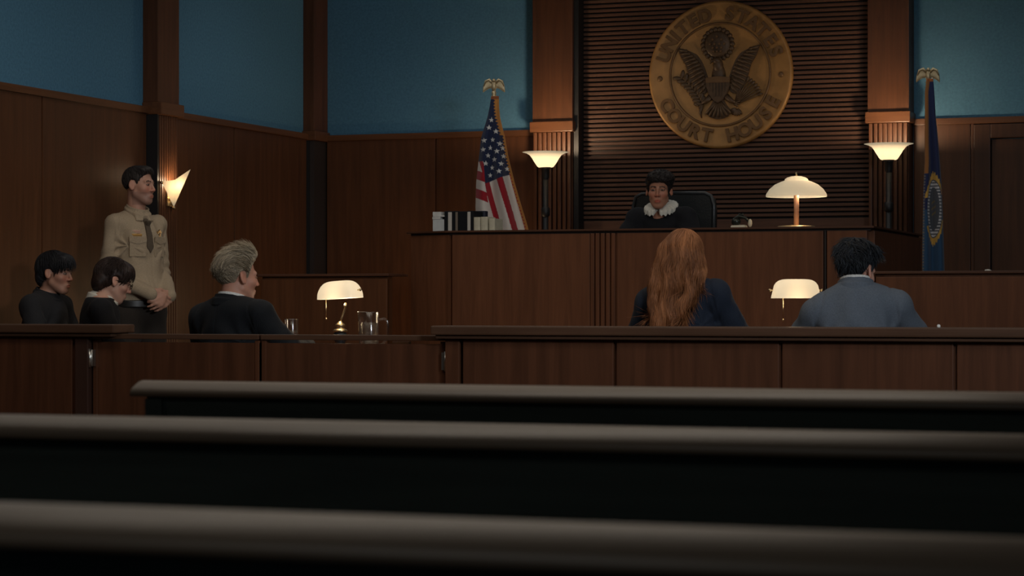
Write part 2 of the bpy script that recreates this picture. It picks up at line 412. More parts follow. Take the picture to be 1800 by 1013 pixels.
# ------------------------------------------------------------------ tables and chairs
def make_table(x0, x1, y0, y1, label):
    t = thing('counsel_table', label, 'table', ((x0+x1)/2, (y0+y1)/2, 0), 0, 'counsel tables')
    a, b = (x1-x0)/2, (y1-y0)/2
    MB().box(-a, a, -b, b, .725, .76, .006).build('tabletop', M_TABLE, t)
    MB().box(-a+.05, a-.05, -b+.05, b-.05, .64, .725, .003).build('apron', M_TABLE, t)
    for sx in (-1, 1):
        for sy in (-1, 1):
            MB().box(sx*(a-.09)-.035, sx*(a-.09)+.035, sy*(b-.09)-.035, sy*(b-.09)+.035, 0, .64, .006).build('leg', M_TABLE, t)
make_table(-5.55, -3.85, 9.52, 10.3, 'wooden counsel table carrying lamp and water pitcher, left of the aisle')
make_table(-3.1, -.9, 9.5, 10.3, 'wooden counsel table in front of the red-haired woman and the man in slate suit')

def make_chair(x, y, rz, label, first=[None]):
    if first[0] is None:
        t = thing('wooden_chair', label, 'chair', (x, y, 0), rz, 'wooden courtroom chairs')
        MB().box(-.22, .22, -.22, .22, .415, .455, .012).build('seat', M_CHAIR, t)
        bk = MB().prism([(-.25, .80), (-.22, .80), (-.20, .6), (-.225, .6)], 'x', -.19, .19, .006)
        bk.build('backrest', M_CHAIR, t)
        for sx in (-1, 1):
            MB().tube([(sx*.19, .19, .42), (sx*.2, .2, 0)], [.022, .016], 10).build('leg', M_CHAIR, t)
            MB().tube([(sx*.19, -.235, .8), (sx*.19, -.205, .44), (sx*.2, -.23, 0)], [.016, .02, .016], 10).build('leg', M_CHAIR, t)
        first[0] = t; return t
    c = copy_tree(first[0]); c.location = (x, y, 0); c.rotation_euler = (0, 0, rz); c['label'] = label
    return c

# judge's chair
t = thing('office_chair', 'high-backed black leather chair behind the judge bench', 'chair', (-3.70, 13.2, .52))
bk = MB()
bk.prism([(-.255, .42), (-.262, 1.08), (-.245, 1.145), (-.2, 1.165), (.2, 1.165), (.245, 1.145), (.262, 1.08), (.255, .42)], 'y', .02, .1, .02, True)
bk.build('backrest', M_LEATHER, t)
pp = MB()
for s in (-1, 1): pp.tube([(s*.252, .02, .45), (s*.258, .015, 1.08), (s*.24, .015, 1.138), (s*.2, .015, 1.157), (s*.0, .015, 1.16)], .011, 8)
pp.build('piping', plain('leather_piping', (.045, .05, .055), .3), t)
MB().box(-.26, .26, -.48, .04, .40, .48, .03).build('seat', M_LEATHER, t)
for s in (-1, 1):
    MB().tube([(s*.28, .03, .5), (s*.29, .0, .66), (s*.29, -.3, .66), (s*.28, -.34, .47)], .02, 8).build('armrest', M_LEATHER, t)
MB().tube([(0, -.2, .41), (0, -.2, .08)], .03, 12).build('column', M_BLACK, t)
bs = MB()
for k in range(5):
    a = 2*math.pi*k/5+.3
    bs.tube([(0, -.2, .09), (.25*math.cos(a), -.2+.25*math.sin(a), .06)], [.03, .018], 8)
    bs.ball((.25*math.cos(a), -.2+.25*math.sin(a), .03), .03)
bs.build('base', M_BLACK, t)
# ------------------------------------------------------------------ lamps
M_COPPER = plain('copper_stem', (.75, .40, .25), .5, .3)

def lit_glass(name, col, em, tr, tc=(.35, .29, .19)):
    m, nt, b = newmat(name)
    b.inputs['Base Color'].default_value = (.8, .74, .6, 1); b.inputs['Roughness'].default_value = .4
    b.inputs['Emission Color'].default_value = (*col, 1); b.inputs['Emission Strength'].default_value = em
    t = nt.nodes.new('ShaderNodeBsdfTranslucent'); t.inputs[0].default_value = (*tc, 1)
    mx = nt.nodes.new('ShaderNodeMixShader'); mx.inputs[0].default_value = tr
    nt.links.new(b.outputs[0], mx.inputs[1]); nt.links.new(t.outputs[0], mx.inputs[2])
    nt.links.new(mx.outputs[0], nt.nodes['Material Output'].inputs[0])
    return m
M_OPAL = lit_glass('lit_opal_glass', (1, .93, .74), .58, .5, (.3, .27, .2))
M_OPAL2 = lit_glass('lit_opal_shade', (1, .95, .72), .36, .5, (.3, .27, .2))
M_OPAL3 = lit_glass('lit_alabaster_glass', (1, .92, .68), .40, .5, (.09, .08, .06))
def banker_lamp(x, y, rz, tilt, label, dx=0.0):
    t = thing('bankers_lamp', label, 'lamp', (x, y, .76), rz, 'bankers lamps on the counsel tables')
    bs = MB().lathe([(0, 0), (.075, 0), (.078, .008), (.07, .016), (.035, .024), (.022, .034), (.024, .05), (.031, .062), (.031, .09), (.028, .1), (0, .1)])
    q = bs.build('base', M_BLACK, t); q.location.x = dx
    cl = MB().lathe([(0, .1), (.032, .1), (.038, .105), (.032, .112), (.02, .118), (.02, .124), (.026, .13), (.022, .138), (.012, .146), (.008, .152), (0, .152)])
    q = cl.build('collar', M_BRASS, t); q.location.x = dx
    MB().tube([(0, 0, .15), (.006, .01, .175), (.022, .012, .215), (.028, .005, .24)], [.006, .005, .006, .005]).ball((.024, .009, .228), (.008, .008, .012)).build('stem', M_BRASS, t).location.x = dx
    # half-round glass shade with rounded ends
    L, rx, h = .104, .062, .086
    bm = bmesh.new(); N, K = 28, 18; rows = []
    for i in range(N+1):
        u = -1+2*i/N
        x_ = L*u
        e = (1-abs(u)**5)**.45 if abs(u) < 1 else 0
        e = max(e, .001); he = .30+.70*e
        row = []
        for k in range(K+1):
            a = math.pi*k/K
            ca, sa = math.cos(a), math.sin(a)
            row.append(bm.verts.new((x_*(1+.05*(1-sa)), rx*ca*(.5+.5*e), h*(sa**.8 if sa > 0 else 0)*he)))
        rows.append(row)
    for A, B in zip(rows, rows[1:]):
        for k in range(K):
            f = bm.faces.new((A[k], A[k+1], B[k+1], B[k])); f.smooth = True
    for row in (rows[0], rows[-1]): bm.faces.new(row)
    bmesh.ops.recalc_face_normals(bm, faces=bm.faces)
    m = MB(); m.merge(bm)
    sh = m.build('shade', M_OPAL, t)
    sh.location = (0, 0, .262); sh.rotation_euler = (0, R(tilt), 0)
    for s in (-1, 1): MB().tube([(s*L*.99, 0, .036), (s*(L+.012), 0, .036)], .003, 8).ball((s*(L+.014), 0, .036), .007, n=12).build('finial', M_BRASS, sh)
    MB().tube([(-.062, -.03, .262), (-.062, -.03, .165)], .0014, 6).ball((-.062, -.03, .163), (.0045, .0045, .006), n=10).build('pull_chain', M_BRASS, t)
    l = point('lamp_bulb', (0, 0, .255), 1.1, WARM, .03); l.parent = t
    return t
banker_lamp(-4.41, 9.8, R(-10), -3, 'lit cream-glass bankers lamp on the left table beside the water pitcher')
banker_lamp(-2.185, 9.85, R(19.8), 0, 'lit cream-glass bankers lamp on the right table next to the man in slate suit', .035)

def torchiere(x, y, label):
    t = thing('floor_lamp', label, 'lamp', (x, y, 0), 0, 'torchiere floor lamps at the slatted wall')
    bowl = MB().lathe([(0, 1.945), (.05, 1.945), (.058, 1.95), (.066, 1.962), (.082, 1.986), (.096, 2.010), (.112, 2.030), (.135, 2.043), (.162, 2.050)], n=48)
    bowl.build('bowl', M_OPAL3, t)
    MB().tube([(0, 0, .03), (0, 0, 1.945)], .02, 14).lathe([(.02, 1.86), (.026, 1.88), (.026, 1.93), (.04, 1.944), (0, 1.944)]).lathe([(.02, 1.6), (.03, 1.61), (.03, 1.66), (.02, 1.67)]).build('stem', M_BLACK, t)
    MB().lathe([(0, 0), (.14, 0), (.145, .012), (.12, .022), (.03, .035), (0, .04)]).build('base', M_BLACK, t)
    l = point('lamp_bulb', (0, 0, 2.035), 11, WARM, .03); l.parent = t
torchiere(-5.008, 14.6, 'lit torchiere floor lamp with flared glass bowl, right of the striped flag')
torchiere(-2.617, 14.6, 'lit torchiere floor lamp with flared glass bowl, left of the blue flag')

t = thing('desk_lamp', 'lit desk lamp with domed cream glass shade on copper stem, on the judge bench', 'lamp', (-2.695, 12.16, ZB))
sh = MB().lathe([(.168, .172), (.17, .178), (.166, .19), (.15, .214), (.12, .24), (.085, .256), (.066, .262), (.064, .270), (.052, .279), (.028, .286), (0, .288)], n=48)
so = sh.build('shade', M_OPAL2, t)
MB().lathe([(0, .286), (.006, .288), (.005, .296), (.008, .302), (.004, .309), (0, .31)], n=16).build('finial', M_BRASS, so)
MB().tube([(0, 0, .012), (0, 0, .28)], .0145, 16).build('stem', M_COPPER, t)
MB().lathe([(0, 0), (.11, 0), (.112, .004), (.1, .009), (.03, .014), (0, .016)], n=40).build('base', M_BRASS, t)
l = point('lamp_bulb', (.035, 0, .21), 1.6, WARM, .03); l.parent = t

# wall sconce: folded triangular glass
t = thing('wall_sconce', 'lit triangular glass wall sconce on the fluted pilaster beside the standing bailiff', 'lamp', (XL+.112, 12.64, 1.72))
bm = bmesh.new()
A = bm.verts.new((.035, 0, -.105)); B1 = bm.verts.new((.0, -.10, .055)); B2 = bm.verts.new((.0, .10, .055)); T = bm.verts.new((.155, 0, .135)); 
M1 = bm.verts.new((.075, -.065, .065)); M2 = bm.verts.new((.075, .065, .065))
for f in ((A, M1, B1), (A, T, M1), (A, B2, M2), (A, M2, T)): bm.faces.new(f)
bmesh.ops.recalc_face_normals(bm, faces=bm.faces)
m = MB(); m.merge(bm); g = m.build('glass', lit_glass('lit_sconce_glass', (1, .84, .56), .38, .5), t)
MB().box(.0, .012, -.04, .04, -.10, .05, .003).tube([(.01, 0, -.05), (.04, 0, -.06)], .012, 10).build('backplate', M_BRASS, t)
for kc in ((.006, -.105, .048), (.006, .105, .048), (.035, 0, -.11)): MB().ball(kc, .011, n=14).build('knob', M_BRASS, t)
l = point('lamp_bulb', (.05, 0, .05), 1.6, WARM, .025); l.parent = t

# ------------------------------------------------------------------ things on the bench
DK = 1.23
def bench_item(name, label, cat, x, y, group=None, z=DK): return thing(name, label, cat, (x, y, z), 0, group)
M_PAPER = plain('white_paper', (.55, .55, .52), .8, noise=.15, nscale=30)
M_CREAM = plain('cream_book_cloth', (.52, .48, .36), .7, noise=.1)
M_BINDER = plain('black_binder_vinyl', (.006, .007, .009), .6, spec=.2)
M_LABEL = plain('spine_label', (.5, .47, .42), .7)
yb = 12.36
def px_x(px, y):   # where a sight line meets the plane of depth y
    k = (px-900)/3900; s, c = math.sin(R(YAW)), math.cos(R(YAW))
    return (-s+k*c)/(c+k*s)*y
def xs_(a, b): return px_x(a, yb), px_x(b, yb)
# white file box with loose sheets
x0, x1 = xs_(760.5, 780.5); wd = x1-x0
t = bench_item('file_box', 'white file box with loose papers on top, at left end of the judge bench', 'box', (x0+x1)/2, yb)
MB().box(-wd/2, wd/2, 0, .2, 0, .272, .003).build('body', plain('white_card', (.5, .52, .52), .7, noise=.1, nscale=20), t)
MB().box(-wd/2-.001, wd/2-.022, -.004, .2, .272, .287, .002).box(-wd/2+.004, wd/2+.004, -.006, .2, .287, .295, .001).box(-wd/2, wd/2-.02, .0, .19, .295, .317, .002).build('paper', M_PAPER, t)
for i, (a, b, lab, h, txt, lm) in enumerate([
        (780.9, 794.8, (787.9, 794.4), .32, 'black binder with wide pale spine label, beside the white file box', M_LABEL),
        (795.0, 805.2, (800.8, 804.9), .32, 'black binder with thin brownish stripe on its spine, second from the file box', plain('brown_spine_stripe', (.16, .13, .1), .7)),
        (805.5, 821.3, None, .318, 'plain black binder without label, between two labelled binders', None),
        (821.5, 832.0, (821.9, 827.2), .32, 'black binder with white stripe on its spine, nearest the flag', M_LABEL)]):
    x0, x1 = xs_(a, b); wd = x1-x0
    t = bench_item('ring_binder', txt, 'binder', (x0+x1)/2, yb, 'black binders on the judge bench')
    MB().box(-wd/2, wd/2, 0, .22, 0, h, .003).build('cover', M_BINDER, t)
    if lab:
        u0, u1 = xs_(*lab); c = (x0+x1)/2
        MB().box(u0-c, u1-c, -.003, .01, .02, h-.006, .001).build('spine_label', lm, t)
x0, x1 = px_x(832.5, yb+.2), px_x(857, yb+.2)
t = bench_item('law_book', 'large dark blue book standing behind the low cream books', 'book', (x0+x1)/2, yb+.16)
wd = x1-x0
MB().box(-wd/2, wd/2, 0, .05, 0, .326, .004).build('cover', plain('navy_book_cloth', (.012, .015, .03), .6), t)
MB().box(-wd/2+.005, wd/2-.004, .006, .044, .004, .321).build('pages', M_PAPER, t)
for (a, b, y, txt) in [(832.3, 843.6, 382.3, 'cream book beside the black binders, leftmost of three low ones'),
                       (844.6, 856.8, 381.8, 'cream book in the middle of the three low ones'),
                       (858.8, 869.5, 385.0, 'shortest cream book, right of the other two, in front of the flag')]:
    x0, x1 = xs_(a, b); wd = x1-x0
    h = 1+(533-y)*13.25/3900-DK
    t = bench_item('law_book', txt, 'book', (x0+x1)/2, yb, 'low cream books on the judge bench')
    MB().prism([(-wd/2, .004), (-wd/4, 0), (wd/4, 0), (wd/2, .004), (wd/2, .14), (-wd/2, .14)], 'z', 0, h, .0015).build('cover', M_CREAM, t)
    MB().box(-wd/2+.004, wd/2-.004, .02, .142, .002, h+.0005).build('pages', M_PAPER, t)

t = thing('desk_ornament', 'small dark ornament with pale base and round pale knob, left of the domed desk lamp', 'ornament', (-3.0, 12.1, ZB))
MB().prism([(-.05, 0), (.035, 0), (.03, .016), (-.046, .014)], 'y', -.03, .03, .002).build('base', plain('ivory_base', (.6, .55, .42), .4), t)
mb = MB().tube([(-.03, 0, .012), (-.03, 0, .05), (-.005, 0, .066), (.03, 0, .056), (.05, 0, .03)], [.013, .014, .012, .009, .006], 10)
mb.ball((-.024, 0, .035), (.026, .024, .026), n=14).tube([(-.012, 0, .058), (-.006, 0, .078), (.012, 0, .072), (.018, 0, .08)], .005, 8)
mb.build('body', plain('dark_green_bronze', (.03, .035, .03), .3, .6), t)
MB().ball((.056, 0, .026), (.012, .012, .024), n=14).build('knob', plain('ivory_knob', (.6, .53, .38), .4), t)

t = MB().prism([(-.016, 0), (.016, 0), (.013, .006), (.0, .009), (-.014, .006)], 'y', -.02, .02).build('folded_paper', M_PAPER)
t.location = (px_x(1737, 11.85), 11.85, 1.17); tag(t, 'small white folded paper lying on the witness stand ledge by the door', 'paper')
mb = MB()
bm = bmesh.new(); bmesh.ops.create_icosphere(bm, subdivisions=2, radius=.007)
for v in bm.verts: v.co *= 1+.25*(random.random()-.5); v.co.z = max(v.co.z, -.006)
mb.merge(bm); t = mb.build('paper_ball', M_PAPER)
t.location = (px_x(1650, YBAR+.03), YBAR+.03, .912+.005); tag(t, 'tiny crumpled white paper ball on the bar rail near the man in slate suit', 'paper')

# ------------------------------------------------------------------ pitcher and glass
def thin_glass(name, tint, ior, rough):
    m = bpy.data.materials.new(name); m.use_nodes = True; nt = m.node_tree; nt.nodes.remove(nt.nodes['Principled BSDF'])
    tr = nt.nodes.new('ShaderNodeBsdfTransparent'); tr.inputs[0].default_value = (*tint, 1)
    gl = nt.nodes.new('ShaderNodeBsdfGlossy'); gl.inputs['Roughness'].default_value = rough
    lw = nt.nodes.new('ShaderNodeLayerWeight'); pw = nt.nodes.new('ShaderNodeMath'); pw.operation = 'POWER'; pw.inputs[1].default_value = 2.4
    fr = nt.nodes.new('ShaderNodeMath'); fr.operation = 'MULTIPLY_ADD'; fr.inputs[1].default_value = .8; fr.inputs[2].default_value = (ior-1)**2/(ior+1)**2
    nt.links.new(lw.outputs['Facing'], pw.inputs[0]); nt.links.new(pw.outputs[0], fr.inputs[0])
    mx = nt.nodes.new('ShaderNodeMixShader'); nt.links.new(fr.outputs[0], mx.inputs[0])
    nt.links.new(tr.outputs[0], mx.inputs[1]); nt.links.new(gl.outputs[0], mx.inputs[2])
    nt.links.new(mx.outputs[0], nt.nodes['Material Output'].inputs[0]); return m
M_GLASS = thin_glass('clear_glass', (.96, .97, .96), 1.6, .12); M_WATER = thin_glass('water', (.93, .93, .92), 1.33, .05)
t = thing('water_pitcher', 'clear glass pitcher half full of water, right of the left table lamp', 'pitcher', (-4.235, 9.75, .76), R(19.8))
def shell(mb, ro, ri, z0, zf, z1, n=36):
    mb.lathe([(0, z0), (ro*.97, z0), (ro, z0+.006), (ro, z1-.002), ((ro+ri)/2, z1), (ri, z1-.002), (ri, zf), (0, zf)], n=n)
mb = MB(); shell(mb, .047, .0445, 0, .008, .197)
for v in mb.bm.verts:            # pouring lip
    if v.co.z > .175 and v.co.x < -.02:
        v.co.x -= .012*(v.co.z-.175)/.022*max(0, 1-(abs(v.co.y)/.03)**2); v.co.z += .002
mb.build('body', M_GLASS, t)
MB().tube([(.045, 0, .158), (.07, 0, .166), (.086, 0, .155), (.09, 0, .12), (.084, 0, .075), (.066, 0, .045), (.045, 0, .04)], [.005, .0055, .006, .006, .006, .0055, .005], 10).build('handle', M_GLASS, t)
MB().lathe([(0, .0085), (.0442, .0085), (.0442, .147), (0, .147)], n=36).build('water', M_WATER, t)
t = thing('drinking_glass', 'clear drinking glass on the left table, half hidden behind the grey-haired man', 'glass', (px_x(512.5, 9.72), 9.72, .76))
mb = MB(); shell(mb, .034, .0325, 0, .01, .163); mb.build('body', M_GLASS, t)
MB().lathe([(0, .0105), (.0322, .0105), (.0322, .11), (0, .11)], n=30).build('water', M_WATER, t)

# ------------------------------------------------------------------ flags
def set_cols(o, cols):
    me = o.data; at = me.color_attributes.new('Col', 'FLOAT_COLOR', 'POINT')
    a = np.ones((len(me.vertices), 4), np.float32); a[:, :3] = cols
    at.data.foreach_set('color', a.ravel())
def grid_cloth(name, X, Y, Z, cols, mat, parent):
    n, k = X.shape
    vs = np.stack([X, Y, Z], -1).reshape(-1, 3)
    i = np.arange(n*k).reshape(n, k)
    q = np.stack([i[:-1, :-1], i[:-1, 1:], i[1:, 1:], i[1:, :-1]], -1).reshape(-1, 4)
    me = bpy.data.meshes.new(name); me.from_pydata(vs.tolist(), [], q.tolist())
    me.polygons.foreach_set('use_smooth', np.ones(len(q), bool)); me.update(); me.materials.append(mat)
    o = bpy.data.objects.new(name, me); COL.objects.link(o); o.parent = parent
    set_cols(o, cols.reshape(-1, 3))
    m = o.modifiers.new('thick', 'SOLIDIFY'); m.thickness = .003
    return o
M_CLOTH = vcol('flag_cloth', .75, .2, sheen=.2, bump=.15, bscale=400)
M_GOLD = plain('gilded_metal', (.62, .5, .3), .38, .55)
def eagle_finial(mb, z, s=1.0):
    mb.lathe([(0, z), (.014*s, z), (.018*s, z+.008), (.012*s, z+.02), (.017*s, z+.03), (.012*s, z+.04), (0, z+.042)], n=16)
    z += .04
    mb.ball((0, 0, z+.035), (.018*s, .016*s, .036*s), n=14).ball((0, -.006, z+.072), (.012*s, .014*s, .013*s), n=12)
    mb.tube([(0, -.014, z+.072), (0, -.027, z+.066)], [.005, .001], 8)
    mb.ball((0, .008, z+.005), (.012*s, .006, .022*s), n=10)
    for sg in (-1, 1):
        for j in range(8):      # wing feathers hanging from the arched wing
            u = j/7
            x = sg*(.012+.054*u)*s; zt = z+.058+.022*math.sin(u*2.9)-.012*u
            ln = (.020+.016*math.sin(u*2.2))*s
            mb.ball((x, .004, zt-ln*.8), (.0078*s, .006, ln), Matrix.Rotation(-sg*R(10*u), 3, 'Y'), n=8)
        mb.tube([(sg*.01*s, 0, z+.055), (sg*.032*s, 0, z+.078), (sg*.055*s, 0, z+.068), (sg*.068*s, 0, z+.035)], [.010, .010, .008, .004], 8)
def flag_stand(x, y, label, zt):
    t = thing('flag', label, 'flag', (x, y, 0), R(19.8), 'flags on stands')
    MB().lathe([(0, 0), (.14, 0), (.145, .015), (.11, .04), (.05, .06), (.025, .1), (0, .1)]).build('stand', M_BRASS, t)
    MB().tube([(0, 0, .05), (0, 0, zt)], .0125, 14).build('pole', plain('pale_varnished_pole', (.55, .5, .38), .4), t)
    mb = MB(); eagle_finial(mb, zt, 1.0); mb.build('eagle_finial', M_GOLD, t)
    return t
def star_inside(dx, dy, r):
    a = np.arctan2(dx, dy); rr = np.hypot(dx, dy)
    a = np.mod(a+math.pi/5, 2*math.pi/5)-math.pi/5
    ri = r*.42
    # edge between outer tip (angle 0) and inner notch (angle 36 deg)
    aa = np.abs(a); p0 = np.array([0., r]); p1 = np.array([ri*math.sin(math.pi/5), ri*math.cos(math.pi/5)])
    px, py = rr*np.sin(aa), rr*np.cos(aa)
    e = p1-p0
    return (e[0]*(py-p0[1])-e[1]*(px-p0[0])) < 0

# striped flag: zoomed reference coordinates (827 units per metre, pole at 418, top at z)
t = flag_stand(-5.17, 14.0, 'hanging red, white and blue stars-and-stripes flag with gold fringe, left of the bench', 2.385)
n, k = 330, 130
tv = np.linspace(0, 1, n)[:, None]*np.ones((1, k)); sv = np.ones((n, 1))*np.linspace(0, 1, k)[None]
yz = 222+tv*1000
def curve(tab): a = np.array(tab, float); return np.interp(yz, a[:, 0], a[:, 1])
xl = curve([(222, 403), (280, 396), (340, 384), (450, 350), (600, 333), (700, 322), (840, 318), (1000, 330), (1222, 350)])
xr = curve([(222, 446), (280, 447), (340, 453), (400, 467), (450, 480), (550, 497), (700, 533), (850, 577), (945, 606), (1222, 670)])
xx = xl+(xr-xl)*sv
zz = 1+(533-(yz/3.167+100))*14.93/3900
open_ = np.clip(tv*2.2, .05, 1)
yy = -.03-.045*open_*np.sin(sv*13-1.1+1.2*tv)*(.5+.5*tv)-.05*open_*np.sin(sv*3.0)
X = (xx-418)/827.; wob = .004*np.sin(tv*14+sv*5)
CW, CR, CB, CG = np.array([.72, .65, .58]), np.array([.36, .012, .022]), np.array([.014, .022, .062]), np.array([.52, .22, .05])
cols = np.tile(CW, (n, k, 1)).astype(float)
u = xx-.29*(yz-700)
def put(mask, c): cols[mask] = c
put((u >= 358) & (u < 392), CR); put((u >= 440) & (u < 473), CR); put((u >= 516) & (u < 548), CR)
# back fold on the left with its own short stripes
yl_ = yz-.45*(xx-340)
fold = (xx < 350+.30*(yz-600)*.55) & (yz > 575) & (yz < 905) & (u < 372-.0*yz)
put(fold, CW)
put(fold & (((yl_ > 640) & (yl_ < 690)) | ((yl_ > 742) & (yl_ < 795))), CR)
cant = (yz < 705-.375*(xx-380)) & ((xx > 362+.06*(yz-590)) | (yz < 585))
put(cant, CB)
for (sx_, sy_) in [(405, 355), (392, 398), (430, 420), (365, 470), (413, 465), (450, 488), (398, 510), (435, 530), (385, 553), (470, 557), (423, 575), (373, 598), (458, 600), (410, 620), (490, 627), (447, 642), (397, 663), (360, 520), (466, 512)]:
    put(star_inside(xx-sx_, -(yz-sy_), 15.5) & cant, np.array([.7, .68, .64]))
put((xx > xr-(14+6*np.sin(yz*.35))*np.clip((yz-380)/100, .8, 1) - np.where(yz < 440, 14, 0)) & (yz > 232), CG)
put(yz < 240, np.array([.30, .09, .03]))
c = grid_cloth('flag_cloth', X, yy+wob, zz, cols, M_CLOTH, t)

# dark blue flag with an oval emblem
t = flag_stand(-2.27, 14.05, 'hanging dark blue flag with gold-edged oval emblem, right of the bench', 2.36)
n, k = 360, 90
tv = np.linspace(0, 1, n)[:, None]*np.ones((1, k)); sv = np.ones((n, 1))*np.linspace(0, 1, k)[None]
yz = 143+tv*1000
xl = curve([(143, 311), (200, 303), (300, 303), (400, 302), (500, 302), (600, 296), (700, 294), (800, 292), (950, 291), (1143, 290)])
xr = curve([(143, 336), (200, 341), (300, 346), (400, 356), (500, 364), (600, 371), (700, 375), (800, 378), (950, 383), (1143, 390)])
xx = xl+(xr-xl)*sv
zz = 1+(533-(yz/2.413+80))*13.99/3900
yy = -.03-.03*np.clip(tv*2, .1, 1)*np.sin(sv*8.5+.7)-.03*np.clip(tv*2, .1, 1)*np.sin(sv*3.1)
X = (xx-320)/673.
cols = np.zeros((n, k, 3)); cols[:] = (.022, .032, .10)
put(yz > 700, np.array([.035, .09, .18]))
ex, ey = xx-338, yz-695
q1 = (np.abs(ex)/44)**1.5+(np.abs(ey)/(155+6*np.sin(xx*.9)))**1.5; q2 = np.hypot(ex/30, ey/118); q3 = np.hypot(ex/21, ey/92)
put((q1 < 1) & (np.abs(ey+.4*ex) > 60), np.array([.62, .37, .08]))
put((ex > 22) & (np.abs(ey+72) < 12), np.array([.5, .2, .05]))
put(q2 < 1.05, np.array([.09, .10, .12]))
put((q2 < 1.0) & (q3 > 1) & (np.sin(yz*.46) > -.2), np.array([.6, .6, .63]))
put((q3 < .45) & (np.sin(yz*.25+xx*.2) > .5), np.array([.2, .15, .08]))
put((xx < xl+13) & (yz < 545) & (yz > 150), np.array([.36, .15, .045]))
put((xx < xl+5) & (yz >= 545) & (np.sin(yz*.5) > 0), np.array([.2, .18, .16]))
put(yz < 156, np.array([.4, .13, .04]))
grid_cloth('flag_cloth', X, yy, zz, cols, M_CLOTH, t)

# ------------------------------------------------------------------ the round seal on the slatted wall
M_SEAL = plain('seal_bronze', (.38, .20, .065), .5, .25, noise=.18, nscale=9)
M_SEALD = plain('seal_dark_relief', (.085, .05, .026), .5, .2, noise=.2, nscale=25)
M_SEALM = plain('seal_mid_relief', (.15, .08, .032), .5, .25, noise=.15, nscale=20)
RS = .516
seal = thing('wall_seal', 'large round bronze seal with eagle relief and raised lettering on the slatted wall', 'seal', (px_x(1267, 15.07), YB-.055, 2.594))
def sl_disc(prof, name, mat):   # profile (radius, toward viewer)
    return MB().lathe(prof, n=96, m=Matrix.Rotation(R(90), 4, 'X')).build(name, mat, seal)
sl_disc([(0, 0), (RS, 0), (RS, .02), (RS-.008, .034), (RS-.02, .036), (RS-.032, .03), (RS*.72, .03), (RS*.70, .026), (0, .026)], 'disc', M_SEAL)
rg = MB()
def ring(r, w_, h): rg.lathe([(r-w_, .026), (r-w_, .026+h*.6), (r-w_*.4, .026+h), (r+w_*.4, .026+h), (r+w_, .026+h*.6), (r+w_, .026)], n=96, m=Matrix.Rotation(R(90), 4, 'X'))
ring(RS*.695, .008, .014)
rg.build('inner_ring', M_SEALM, seal)
# lettering
def letter_mesh(ch, size):
    cu = bpy.data.curves.new('glyph', 'FONT'); cu.body = ch; cu.size = size; cu.extrude = .010; cu.bevel_depth = .002; cu.offset = .003
    cu.align_x = 'CENTER'
    o = bpy.data.objects.new('glyph', cu); COL.objects.link(o)
    dg = bpy.context.evaluated_depsgraph_get(); dg.update()
    me = bpy.data.meshes.new_from_object(o.evaluated_get(dg))
    bpy.data.objects.remove(o); bpy.data.curves.remove(cu)
    b = bmesh.new(); b.from_mesh(me); bpy.data.meshes.remove(me)
    return b
LS = .128
def place(ch, ang, bottom, lt):
    if ch == ' ': return
    b = letter_mesh(ch, LS)
    rr = RS*.83
    off = -LS*.35
    m = Matrix.Translation((0, off, 0))
    phi = ang-90 if not bottom else ang+90
    c = (rr*math.cos(R(ang)), rr*math.sin(R(ang)), .034)
    M = Matrix.Translation(c) @ Matrix.Rotation(R(phi), 4, 'Z') @ m
    lt.merge(b, Matrix.Rotation(R(90), 4, 'X') @ M)
LETT = {}
top = 'UNITED STATES'; adv = [1.0 if c != 'I' else .62 for c in top]
tot = sum(adv); a = 166.0; span = 152.0
lt = MB()
for ch, w_ in zip(top, adv):
    st = span*w_/tot
    if ch == ' ': lt.build('lettering', M_SEALM, seal); lt = MB()
    place(ch, a-st/2, False, lt); a -= st
lt.build('lettering', M_SEALM, seal); lt = MB()
bot = 'COURT HOUSE'; a = 202.0; span = 136.0; st = span/len(bot)
for ch in bot:
    if ch == ' ': lt.build('lettering', M_SEALM, seal); lt = MB()
    place(ch, a+st/2, True, lt); a += st
lt.build('lettering', M_SEALM, seal)
for sg in (-1, 1): MB().ball((sg*RS*.84, -.03, -.015), (.02, .012, .02), n=16).build('stud', M_SEALM, seal)
def S(x, y): return (x*RS, y*RS)
